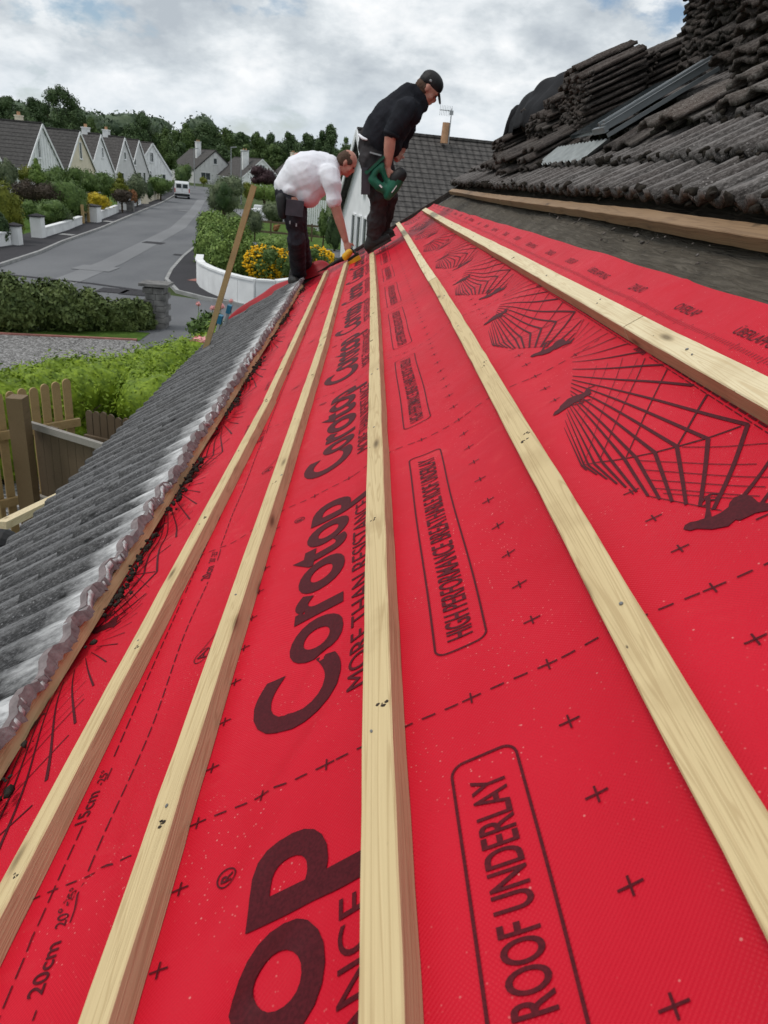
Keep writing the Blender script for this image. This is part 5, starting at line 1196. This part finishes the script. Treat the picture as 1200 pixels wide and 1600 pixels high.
# near side: junipers, stone pillar, privet hedge, fences
GJ = 'dark juniper bushes between the gravel and the road'
for k, (x, yt, yb, w, Y, l) in enumerate(((20, 428, 528, 110, 18.0, 'big dark juniper at the left edge of the photo'), (88, 432, 528, 104, 18.4, 'big dark juniper second from the left edge'), (140, 452, 528, 80, 18.7, 'lower dark juniper third from the left'), (185, 466, 528, 66, 19.0, 'low dark juniper fourth from the left'), (220, 470, 524, 48, 19.3, 'juniper leaning on the stone pillar'))):
    S('juniper', l, x, yt, yb, w, Y, MT['leaf_juniper'], n=9000, group=GJ, leaf=0.06, deep=0.7)
c = gz(247, 512, 0.0); o = empty('stone_pillar', c, 'grey rubble stone gate pillar with a flat cap beside the junipers', 'pillar'); o.matrix_world = Matrix.Translation(Vector(c))
mb = MB(); rgp = np.random.default_rng(3)
for r in range(7):
    for q in range(2):
        for s_ in range(2): mb.box((c[0]-0.13+0.26*q+(0.03 if r % 2 else -0.03), c[1]-0.13+0.26*s_, 0.085+r*0.145), (0.25, 0.25+rgp.uniform(-.01, .02), 0.135))
mb.build('shaft', MT['stone'], o); mb = MB(); mb.box((c[0], c[1], 1.10), (0.72, 0.68, 0.07)); mb.build('cap', MT['stone'], o)

def hedge():
    o = empty('privet_hedge', (-3.3, 11, 0), 'bright green clipped privet hedge beside the driveway', 'hedge'); rg = np.random.default_rng(9)
    # box hedge: centre line with half widths
    line = [(-5.9, 8.6), (-4.45, 9.5), (-3.75, 10.3), (-3.05, 11.3), (-2.45, 12.6), (-2.2, 13.6)]
    B = []
    for a, b in zip(line, line[1:]):
        for f in np.linspace(0, 1, 5)[:-1]:
            x = a[0]+(b[0]-a[0])*f; y = a[1]+(b[1]-a[1])*f
            for dy in (-0.35, 0.25): B.append(((x+rg.normal(0, .05), y+dy+rg.normal(0, .05), 0.98+rg.normal(0, .02)), (0.48, 0.46, 0.42)))
            for dy in (-0.35, 0.25): B.append(((x, y+dy, 0.42), (0.44, 0.42, 0.48)))
    B += [((-2.75, 9.9, 1.0), (0.5, 0.55, 0.40)), ((-2.35, 10.5, 0.98), (0.5, 0.6, 0.42)), ((-2.8, 10.0, 0.45), (0.45, 0.5, 0.5)), ((-2.3, 10.6, 0.45), (0.45, 0.5, 0.5)), ((-2.3, 11.4, 0.98), (0.5, 0.6, 0.42)), ((-3.0, 10.4, 0.95), (0.4, 0.5, 0.40))]
    link('foliage', leafcloud(B, 70000, 0.030, 12, core=0.86, up=0.3, shell=0.80), MT['leaf_bright'], o)
    mb = MB()
    for k in range(90):
        i = rg.integers(0, len(line)-1); f = rg.random(); x = line[i][0]+(line[i+1][0]-line[i][0])*f; y = line[i][1]+(line[i+1][1]-line[i][1])*f-0.75
        mb.tube([(x, y+0.2, 0), (x+rg.normal(0, .1), y, 0.5), (x+rg.normal(0, .2), y+rg.normal(0, .1), 1.0)], [0.012, 0.009, 0.005], 5)
    tag(mb.build('bare_twigs', MT['bark'], o), kind='stuff')
hedge()
def picket(name, label, pts, zt, w, mat, rnd_top=True, th=0.02, step=0.105, z0=0.1, group=None, curve=None, rail=True, railmat=None, railz=(0.55, 1.35), side=1):
    o = empty(name, (pts[0][0], pts[0][1], 0), label, 'fence', group); a = np.array(pts[0], float); b = np.array(pts[1], float); L = np.linalg.norm(b-a); d = (b-a)/L; n = np.array([-d[1], d[0]])*side
    rg = np.random.default_rng(4); k = 0; x = w/2
    while x < L:
        z = zt+(curve(x/L) if curve else 0)+rg.normal(0, 0.008); c = a+d*x; mb = MB(); pr = []
        if rnd_top:
            for q in range(7): an = math.pi*q/6; pr.append((w/2*math.cos(an), z-w/2+w/2*math.sin(an)))
        else: pr = [(w/2, z), (-w/2, z)]
        pr = [(w/2, z0)]+pr+[(-w/2, z0)]
        mb.poly([(c[0]+d[0]*p[0], c[1]+d[1]*p[0], p[1]) for p in pr], th, (n[0], n[1], 0)); mb.build('picket', mat, o); x += step
    for z in railz:
        mb = MB(); e = -n*0.035; mb.beam((*(a+e), z), (*(b+e), z), 0.04, 0.06 if z == 1.69 else 0.085); mb.build('rail', railmat or mat, o)
    return o
p0, p1 = (-3.52, 7.10), (-2.98, 7.85)
picket('picket_fence', 'new pale picket fence with rounded tops behind the big post', (( -3.95, 6.8), p1), 1.72, 0.085, MT['fencenew'], group='garden fences at lower left', curve=lambda f: 0.08*f, step=0.118, railz=(1.33, 0.6), side=1)
picket('board_fence', 'old dark close-boarded fence running from the big post under the roof edge', ((-2.92, 6.62), (-1.7, 5.95)), 1.70, 0.10, MT['fenceold'], rnd_top=False, step=0.104, railz=(1.69, 0.95), railmat=MT['railwood'], side=1)
picket('board_fence', 'dark low boards with rounded tops between the hedge and the roof edge', ((-2.95, 8.0), (-2.0, 7.6)), 1.42, 0.085, MT['fenceold'], step=0.10, railz=(1.1,), side=1)
picket('gate', 'pale wooden gate boards left of the big post', ((-4.3, 6.0), (-3.05, 6.12)), 1.62, 0.11, MT['fencenew'], rnd_top=False, step=0.112, railz=(0.7, 1.45), side=1)
mb = MB(); mb.beam((-2.95, 6.42, -0.1), (-2.95, 6.42, 2.0), 0.14, 0.14, up=(1, 0, 0)); q = mb.build('fence_post', MT['postwood']); tag(q, 'thick weathered square fence post beside the picket tops', 'fence post')
c1 = at(15, 815, 4.2); c2 = at(62, 792, 4.6); mb = MB(); mb.beam(c1-(c2-c1)*0.25, c2+(c2-c1)*1.0, 0.06, 0.05); tag(mb.build('timber_offcut', MT['wood_pale']), 'pale timber offcut poking out below the gutter', 'timber')
mb = MB(); c = at(-6, 850, 3.9); mb.tube([c-[0.2, 0, 0], c+[0.06, 0.0, 0.0]], [0.10, 0.09], 14); tag(mb.build('dark_bucket', MT['black']), 'dark rounded object just showing at the left edge below the offcut', 'bucket')
# leaning timber and ladder against the eaves
a = at(397, 290, 7.3); b = at(318, 556, 7.15); d = b-a
batp = MB(); batp.beam(a, a+d*2.0, 0.05, 0.030, up=(0, 1, 0)); tag(batp.build('leaning_timber', MT['fencenew']), 'long pale timber length leaning upright against the eaves', 'timber')
o = empty('ladder', (-1.9, 8.2, 0), 'aluminium ladder with blue end caps leaning on the gutter', 'ladder')
ta, tb = at(343, 503, 8.25), at(357, 487, 8.45); foot = np.array([-1.25, 0.1, 0]); ln = np.array([ta[0]-0.75, 0, 0])
for q, t_ in enumerate((ta, tb)):
    ft = np.array([t_[0]-0.62, t_[1]+0.02, 0.0]); mb = MB(); mb.beam(ft, t_, 0.028, 0.07, up=(0, 1, 0)); mb.build('stile', MT['alu'], o)
    dd = (t_-ft)/np.linalg.norm(t_-ft); mb = MB(); mb.beam(t_-dd*0.015, t_+dd*0.075, 0.045, 0.09, up=(0, 1, 0)); mb.build('end_cap', MT['blue'], o)
for k in range(1, 9):
    f = k/9; A_ = np.array([ta[0]-0.62, ta[1], 0])*(1-f)+ta*f; B_ = np.array([tb[0]-0.62, tb[1], 0])*(1-f)+tb*f; mb = MB(); mb.tube([A_, B_], 0.016, 8); mb.build('rung', MT['alu'], o)
# pale rose bush
o = empty('rose_bush', gz(312, 540, 0.0), 'rose bush with pale pink blooms at the end of the privet hedge', 'bush'); mb = MB(); rg = np.random.default_rng(31)
bl = [(312, 536, 12.2, 0.13), (302, 537, 12.3, 0.07), (345, 479, 14.2, 0.06), (332, 481, 14.2, 0.05), (310, 475, 14, 0.045), (361, 470, 14.3, 0.04)]
for x, y, Y, r in bl:
    p = at(x, y, Y); mb.tube([(p[0]+rg.normal(0, .15), p[1]+0.1, 0), (p[0], p[1], p[2]*0.6), p], [0.012, 0.008, 0.005], 5)
mb.build('stems', MT['leaf_mid'], o)
for x, y, Y, r in bl:
    p = at(x, y, Y); e = leafcloud([(p, (r, r, r*0.8))], 60, r*0.45, int(x), core=0.8); link('bloom', e, MT['pink'], o)
link('foliage', leafcloud([(at(318, 512, 13.8), (0.32, 0.3, 0.16)), (at(330, 505, 14), (0.22, 0.2, 0.2))], 900, 0.05, 8, core=0.3), MT['leaf_mid'], o)

# ================================================================== PEOPLE
def head_parts(c, th, s=1.0, chin=1.0):
    f = np.array([math.cos(th), 0, -math.sin(th)]); u = np.array([math.sin(th), 0, math.cos(th)]); d = np.array([0, 1.0, 0]); M = np.stack([f, d, u], 1)
    return f, u, d, M
def add_head(mb, c, th):
    f, u, d, M = head_parts(c, th)
    mb.ell(c+u*0.02, (0.098, 0.076, 0.100), 18, 12, M); mb.ell(c+f*0.030-u*0.055, (0.062, 0.056, 0.062), 14, 10, M)
    mb.ell(c+f*0.070-u*0.092, (0.024, 0.024, 0.020), 10, 8, M); mb.ell(c+f*0.098-u*0.022, (0.020, 0.013, 0.024), 10, 8, M)
    mb.ell(c+f*0.090-u*0.062, (0.014, 0.024, 0.012), 10, 8, M); mb.ell(c+f*0.084+u*0.022, (0.016, 0.052, 0.012), 10, 8, M)
    for q in (-1, 1): mb.ell(c+d*q*0.076-u*0.005-f*0.005, (0.020, 0.010, 0.032), 10, 8, M); mb.ell(c+f*0.055+d*q*0.045-u*0.03, (0.03, 0.025, 0.03), 10, 8, M)
def add_hand(mb, w, dr, side, curl, spread):
    """palm from wrist w along dr; fingers curl toward 'curl'; thumb leaves the side 'spread'"""
    dr = dr/np.linalg.norm(dr); cu = curl-dr*(curl@dr); cu /= np.linalg.norm(cu); sp = np.cross(dr, cu)*side
    mb.tube([w-dr*0.01, w+dr*0.045, w+dr*0.085], [0.027, 0.036, 0.034], 10, 0.6, up=tuple(sp))
    for k, L in enumerate((0.070, 0.078, 0.073, 0.058)):
        b = w+dr*0.085+sp*(0.030-0.020*k); j1 = b+(dr*0.75+cu*0.66)*L*0.45; j2 = j1+(dr*0.15+cu*0.98)*L*0.33; j3 = j2+(-dr*0.45+cu*0.88)*L*0.28
        mb.tube([b-dr*0.02, j1, j2, j3], [0.0105, 0.0098, 0.009, 0.0078], 8)
    t0 = w+dr*0.030+sp*0.030; t1 = t0+(dr*0.5+sp*0.6+cu*0.5)*0.040; t2 = t1+(dr*0.6+cu*0.7)*0.034
    mb.tube([t0-sp*0.02, t1, t2], [0.013, 0.0115, 0.0095], 8)
def fold(seed, amp=0.006, fr=17):
    rg = np.random.default_rng(seed); K = rg.normal(0, fr, (7, 3)); ph = rg.uniform(0, 6.28, 7)
    def g(co, no):
        v = np.zeros(len(co))
        for k, p in zip(K, ph): v += (1-np.abs(np.sin(co@k*1.35+p+0.9*np.sin(co@k[::-1]*0.5))))**3
        return (v/7*amp*2.6-amp*0.6)
    return g
def eyes(o, c, th):
    f, u, d, M = head_parts(c, th)
    for q in (-1, 1): mb = MB(); mb.ell(c+f*0.089+d*q*0.032+u*0.002, (0.008, 0.012, 0.007), 10, 8, M); mb.build('eye', MT['black'], o, smooth=True)
def boot(o, heel, toe, upz=0.14, w=0.052):
    heel = np.array(heel); toe = np.array(toe); d = toe-heel; L = np.linalg.norm(d); d /= L; up = NV*0.6+np.array([0, 0, 1])*0.4; up /= np.linalg.norm(up)
    sd = np.cross(d, up); sd /= np.linalg.norm(sd); up = np.cross(sd, d)
    mb = MB(); mb.tube([heel+d*0.05+up*0.055, heel+d*L*0.5+up*0.050, heel+d*(L-0.05)+up*0.042], [w+.002, w, w*0.86], 12, 0.9, up=tuple(up))
    mb.tube([heel+d*0.06+up*0.05, heel+d*0.06+np.array([0, 0, upz+0.02])], [0.058, 0.056], 12); mb.tube([heel+d*0.10+up*0.07, heel+d*0.17+up*0.055], [0.05, 0.04], 10)
    me = remesh(mb, 'boot', 0.010, 2, fold(3, 0.003, 40)); b = link('boot', me, MT['boot'], o, None, True)
    mb = MB(); n = 16; pts = []
    for k in range(n):
        a = 2*math.pi*k/n; x = math.cos(a); y = math.sin(a); wd = w*(1.02 if x > 0 else 0.86); pts.append(heel+d*(L*0.49+x*L*0.46)+sd*y*wd+up*0.0)
    mb.poly(pts, 0.024, up); mb.build('sole', MT['sole'], b)
    return b
def P_(x, y, Y): return at(x, y, Y)

# ---- man in black, standing, green nail gun in his right hand
A1 = empty('person', rf(-0.25, 7.0, 0.03), 'man in black hoodie and cap standing on the middle batten holding a green nail gun', 'person'); Y = 7.05; k1 = mpp(Y)
hc_ = P_(668, 139, Y); TH = math.radians(38)
sole1 = rf(*rp(574, 398, 0.037), 0.037); toe1 = rf(*rp(616, 386, 0.037), 0.037)
toe1 = sole1+0.265*SV+np.array([0, -0.085, 0])+0.0*NV
ft2 = sole1+np.array([0.04, 0.26, 0.03]); to2 = ft2+(toe1-sole1)
body = MB()
add_head(body, hc_, TH)
body.tube([P_(640, 163, Y), P_(652, 152, Y), hc_-np.array([0.02, 0, 0.03])], [0.055, 0.055, 0.054], 12)
body.tube([P_(588, 226, Y), P_(604, 202, Y), P_(622, 178, Y), P_(637, 165, Y)], [0.12, 0.125, 0.13, 0.095], 14, 1.15)
sh = P_(637, 170, Y-0.19); el = P_(610, 212, Y-0.26); wr = P_(606, 258, Y-0.24)
body.tube([sh, el], [0.062, 0.050], 12); body.tube([el, el*0.55+wr*0.45, wr], [0.049, 0.047, 0.031], 12)
add_hand(body, wr+np.array([0, 0, 0.0]), P_(604, 274, Y-0.24)-wr, 1, np.array([0.55, 0.75, -0.2]), None)
sh2 = P_(637, 168, Y+0.19); el2 = P_(636, 205, Y+0.26); wr2 = P_(628, 236, Y+0.24)
body.tube([sh2, el2], [0.060, 0.048], 12); body.tube([el2, wr2], [0.046, 0.030], 12); add_hand(body, wr2, P_(618, 250, Y+0.2)-wr2, -1, np.array([-0.4, -0.6, -0.4]), None)
for hp, kn, an in ((P_(584, 236, Y-0.08), P_(590, 308, Y-0.10), sole1+np.array([0.055, 0, 0.10])), (P_(588, 236, Y+0.10), P_(598, 306, Y+0.14), ft2+np.array([0.055, 0, 0.10]))):
    body.tube([hp, kn, an], [0.085, 0.058, 0.042], 12)
bm_ = remesh(body, 'body', 0.0085, 3); link('body', bm_, MT['skin'], A1, None, True); eyes(A1, hc_, TH)
mb = MB(); mb.tube([P_(590, 226, Y), P_(600, 206, Y), P_(614, 186, Y), P_(632, 166, Y)], [0.168, 0.182, 0.182, 0.145], 18, 1.12)
mb.ell(P_(612, 222, Y), (0.10, 0.17, 0.12), 14, 10); mb.ell(P_(640, 176, Y), (0.11, 0.20, 0.12), 14, 10)
mb.tube([P_(636, 168, Y-0.17), P_(624, 186, Y-0.23), P_(611, 209, Y-0.26)], [0.095, 0.084, 0.066], 14)
mb.tube([P_(636, 166, Y+0.17), P_(637, 203, Y+0.26), P_(630, 226, Y+0.25)], [0.095, 0.075, 0.055], 14)
mb.tube([P_(630, 150, Y), P_(642, 144, Y), P_(650, 142, Y)], [0.08, 0.085, 0.06], 12, 1.2); mb.tube([P_(652, 148, Y), P_(660, 160, Y), P_(663, 170, Y)], [0.080, 0.066, 0.040], 12, 1.1)
h_ = link('hoodie', remesh(mb, 'hoodie', 0.013, 4, fold(5, 0.011, 12)), MT['hoodie'], A1, None, True)
mb = MB(); mb.tube([P_(601, 211, Y-0.30), P_(620, 213, Y-0.20)], 0.0, 4) if False else mb.tube([P_(612.5, 207, Y-0.26), P_(610, 213, Y-0.26)], [0.070, 0.066], 14, caps=False); mb.build('cuff', MT['hoodie'], h_, smooth=True)
mb = MB(); mb.tube([P_(583, 218, Y), P_(587, 238, Y)], [0.135, 0.140], 16, 1.2)
for hp, kn, an, dy in ((P_(583, 244, Y-0.07), P_(593, 308, Y-0.10), sole1+np.array([0.055, 0, 0.13]), 0), (P_(590, 244, Y+0.10), P_(606, 306, Y+0.14), ft2+np.array([0.055, 0, 0.13]), 1)):
    mb.tube([hp, hp*0.5+kn*0.5, kn, kn*0.5+an*0.5, an], [0.128, 0.118, 0.100, 0.090, 0.074], 14)
t_ = link('trousers', remesh(mb, 'trousers', 0.012, 3, fold(8, 0.013, 16)), MT['trouser2'], A1, None, True)
mb = MB(); mb.tube([P_(561, 211, Y-0.07), P_(567, 216, Y-0.13), P_(573, 218, Y-0.16)], [0.012, 0.013, 0.008], 8); mb.build('undershirt_hem', MT['tee'], A1, smooth=True)
mb = MB(); a_ = P_(572, 268, Y-0.19); mb.beam(P_(572, 262, Y-0.20), P_(571, 304, Y-0.20), 0.035, 0.075, up=(1, 0, 0)); mb.build('holster_pocket', MT['pocket'], t_)
mb = MB(); mb.beam(P_(578, 238, Y-0.20), P_(596, 243, Y-0.21), 0.01, 0.012); mb.build('pocket_zip', MT['lampgrey'], t_)
boot(A1, sole1, toe1); boot(A1, ft2, to2)
f, u, d, M = head_parts(hc_, TH)
mb = MB(); mb.ell(hc_-f*0.030-u*0.012, (0.078, 0.080, 0.080), 16, 10, M); mb.ell(hc_-f*0.055-u*0.055, (0.035, 0.055, 0.045), 12, 8, M); link('hair', remesh(mb, 'hair', 0.010, 1, fold(2, 0.008, 70)), MT['hair'], A1, None, True)
mb = MB(); mb.ell(hc_-f*0.004+u*0.062, (0.106, 0.088, 0.078), 18, 12, M); mb.ell(hc_-f*0.045+u*0.035, (0.064, 0.082, 0.055), 14, 10, M)
cp = link('cap', remesh(mb, 'cap', 0.008, 2), MT['black'], A1, None, True)
mb = MB(); b0 = hc_+f*0.085+u*0.038; dd = f*0.80-u*0.60; pts = []
for k in range(13): a_ = math.pi*(k/12-0.5); pts.append(b0+dd*0.085*math.cos(a_)+d*0.072*math.sin(a_))
mb.poly(pts, 0.010, u*0.8+f*0.6); mb.build('cap_brim', MT['black'], cp)
mb = MB(); mb.ell(hc_-f*0.02+u*0.05-d*0.088, (0.012, 0.004, 0.010), 8, 6, M); mb.build('cap_badge', MT['lampgrey'], cp)

# green nail gun
gun = empty('nail_gun', P_(604, 280, Y-0.26), 'green nail gun with black round motor housing, held by the man in black', 'nail gun'); YG = Y-0.27
mb = MB(); mb.tube([P_(621, 280, YG), P_(613, 294, YG), P_(606, 306, YG)], [0.058, 0.056, 0.040], 14); mb.tube([P_(605, 298, YG), P_(592, 291, YG), P_(581, 280, YG)], [0.040, 0.042, 0.036], 12, 0.8)
mb.tube([P_(596, 262, YG), P_(603, 280, YG), P_(612, 292, YG)], [0.028, 0.022, 0.026], 10); mb.tube([P_(581, 280, YG), P_(586, 268, YG), P_(597, 258, YG)], [0.032, 0.030, 0.026], 10, 0.8)
link('housing', remesh(mb, 'housing', 0.009, 2), MT['green'], gun, None, True)
mb = MB(); mb.tube([P_(618, 282, YG), P_(626, 272, YG)], [0.058, 0.056], 18); mb.build('motor_housing', MT['black'], gun, smooth=True)
mb = MB(); mb.beam(P_(571, 271, YG), P_(600, 244, YG), 0.028, 0.045, up=(0, 1, 0)); mg = mb.build('magazine', MT['green'], gun)
mb = MB(); mb.beam(P_(573, 266, YG-0.018), P_(598, 242, YG-0.018), 0.008, 0.018, up=(0, 1, 0)); mb.build('magazine_slot', MT['black'], mg)
mb = MB(); mb.beam(P_(593, 289, YG-0.05), P_(597, 293, YG-0.05), 0.012, 0.03, up=(0, 1, 0)); mb.build('white_label', MT['pvc'], gun)
mb = MB(); mb.beam(P_(612, 301, YG-0.055), P_(620, 290, YG-0.055), 0.006, 0.010, up=(0, 1, 0)); mb.build('side_stripe', MT['pvc'], gun)

# ---- man in the white shirt, bent double
Y = 8.25
A2 = empty('person', rf(-1.12, 8.15, 0.03), 'balding man in white T-shirt and grey work trousers bending down at the roof edge', 'person')
hc2 = P_(541, 254, Y-0.02); TH2 = math.radians(32)
hl = rf(*rp(458, 447, 0.03), 0.03); tl = rf(*rp(503, 437, 0.03), 0.03); tl = hl+(tl-hl)/np.linalg.norm(tl-hl)*0.31
hl2 = hl+np.array([0.06, 0.30, 0.035]); tl2 = hl2+(tl-hl)
body = MB(); add_head(body, hc2, TH2)
body.tube([P_(512, 268, Y), P_(524, 263, Y), P_(535, 260, Y-0.01)], [0.090, 0.070, 0.060], 12)
body.tube([P_(454, 300, Y), P_(474, 282, Y), P_(497, 270, Y), P_(514, 267, Y)], [0.12, 0.14, 0.14, 0.11], 16, 1.1)
sh = P_(517, 278, Y-0.20); el = P_(525, 326, Y-0.26); wr = P_(540, 376, Y-0.28)
body.tube([sh, el], [0.066, 0.052], 12); body.tube([el, el*0.6+wr*0.4, wr], [0.052, 0.048, 0.032], 12); add_hand(body, wr, P_(544, 390, Y-0.30)-wr, 1, np.array([0.4, 0.8, -0.3]), None)
sh2 = P_(505, 252, Y+0.20); el2 = P_(464, 246, Y+0.24); wr2 = P_(463, 285, Y+0.20)
body.tube([sh2, el2], [0.060, 0.046], 12); body.tube([el2, wr2], [0.045, 0.032], 12); add_hand(body, wr2, P_(463, 300, Y+0.16)-wr2, -1, np.array([0.2, -0.8, -0.3]), None)
body.tube([P_(446, 299, Y), P_(456, 308, Y)], [0.105, 0.11], 14, 1.2)
for hp, kn, an in ((P_(458, 318, Y-0.10), P_(463, 372, Y-0.10), hl+np.array([0.055, 0, 0.11])), (P_(462, 318, Y+0.12), P_(467, 370, Y+0.18), hl2+np.array([0.055, 0, 0.11]))):
    body.tube([hp, kn, an], [0.095, 0.062, 0.045], 12)
link('body', remesh(body, 'body', 0.0085, 3), MT['skin'], A2, None, True); eyes(A2, hc2, TH2)
mb = MB(); mb.tube([P_(451, 291, Y), P_(466, 281, Y), P_(484, 276, Y), P_(503, 268, Y), P_(514, 264, Y)], [0.160, 0.225, 0.245, 0.205, 0.150], 20, 0.98)
mb.ell(P_(480, 302, Y), (0.15, 0.21, 0.14), 14, 10); mb.ell(P_(458, 296, Y), (0.13, 0.20, 0.10), 14, 10)
mb.tube([P_(514, 272, Y-0.17), P_(520, 292, Y-0.24), P_(522, 314, Y-0.26)], [0.110, 0.096, 0.084], 14); mb.tube([P_(508, 254, Y+0.17), P_(494, 248, Y+0.23)], [0.10, 0.078], 14)
link('shirt', remesh(mb, 'shirt', 0.014, 4, fold(12, 0.009, 11)), MT['tee'], A2, None, True)
mb = MB(); mb.tube([P_(449, 303, Y), P_(459, 322, Y)], [0.135, 0.150], 16, 1.25)
for hp, kn, an in ((P_(459, 326, Y-0.09), P_(463, 372, Y-0.10), hl+np.array([0.060, 0, 0.12])), (P_(462, 326, Y+0.12), P_(468, 370, Y+0.18), hl2+np.array([0.06, 0, 0.12]))):
    mb.tube([hp, hp*0.5+kn*0.5, kn, kn*0.5+an*0.5, an], [0.120, 0.108, 0.098, 0.092, 0.085], 14)
t2 = link('trousers', remesh(mb, 'trousers', 0.012, 3, fold(18, 0.012, 16)), MT['trouser'], A2, None, True)
mb = MB(); mb.beam(P_(447, 323, Y-0.23), P_(474, 327, Y-0.23), 0.03, 0.15); mb.build('holster_pocket', MT['pocket'], t2)
mb = MB(); mb.tube([P_(440, 310, Y-0.14), P_(442, 336, Y-0.15)], [0.060, 0.048], 12); mb.build('tool_pouch', MT['black'], t2, smooth=True)
mb = MB(); mb.tube([P_(436, 303, Y-0.05), P_(452, 314, Y-0.20), P_(472, 318, Y-0.18)], [0.018, 0.018, 0.018], 8); mb.build('belt', MT['black'], t2, smooth=True)
for x, y in ((453, 347), (463, 351)): mb = MB(); mb.beam(P_(x, y-2, Y-0.225), P_(x, y+3, Y-0.225), 0.012, 0.012, up=(0, 1, 0)); mb.build('rivet_tab', MT['lampgrey'], t2)
boot(A2, hl, tl, w=0.058); boot(A2, hl2, tl2, w=0.058)
f, u, d, M = head_parts(hc2, TH2)
mb = MB(); mb.ell(hc2-f*0.035+u*0.002, (0.076, 0.083, 0.074), 16, 10, M)
for q in (-1, 1): mb.ell(hc2+d*q*0.066+u*0.020+f*0.012, (0.050, 0.017, 0.034), 12, 8, M)
mb.ell(hc2-f*0.012+u*0.030, (0.090, 0.080, 0.080), 16, 10, M)
link('hair', remesh(mb, 'hair', 0.010, 1, fold(4, 0.005, 80)), MT['hair'], A2, None, True)

# yellow nailer on the underlay under his hand
YN = 7.72; ng = empty('cordless_nailer', P_(548, 405, YN), 'yellow and black cordless nailer lying on the second batten', 'nail gun')
mb = MB(); mb.tube([P_(539, 402, YN), P_(546, 394, YN)], [0.036, 0.034], 12); mb.build('motor_housing', MT['yellow'], ng, smooth=True)
mb = MB(); mb.beam(P_(546, 413, YN), P_(563, 402, YN), 0.07, 0.055, up=(0, 0, 1)); bt = mb.build('battery', MT['yellow'], ng)
mb = MB(); mb.beam(P_(544, 407, YN+0.02), P_(560, 396, YN+0.02), 0.072, 0.028, up=(0, 0, 1)); mb.build('battery_cover', MT['black'], bt)
mb = MB(); mb.tube([P_(536, 404, YN), P_(527, 408, YN), P_(518, 414, YN)], [0.026, 0.020, 0.014], 10); mb.build('nose', MT['black'], ng, smooth=True)
mb = MB(); mb.tube([P_(543, 396, YN+.02), P_(549, 389, YN+.04), P_(555, 395, YN+.02), P_(557, 400, YN)], [0.016, 0.015, 0.015, 0.015], 10); mb.build('handle', MT['black'], ng, smooth=True)
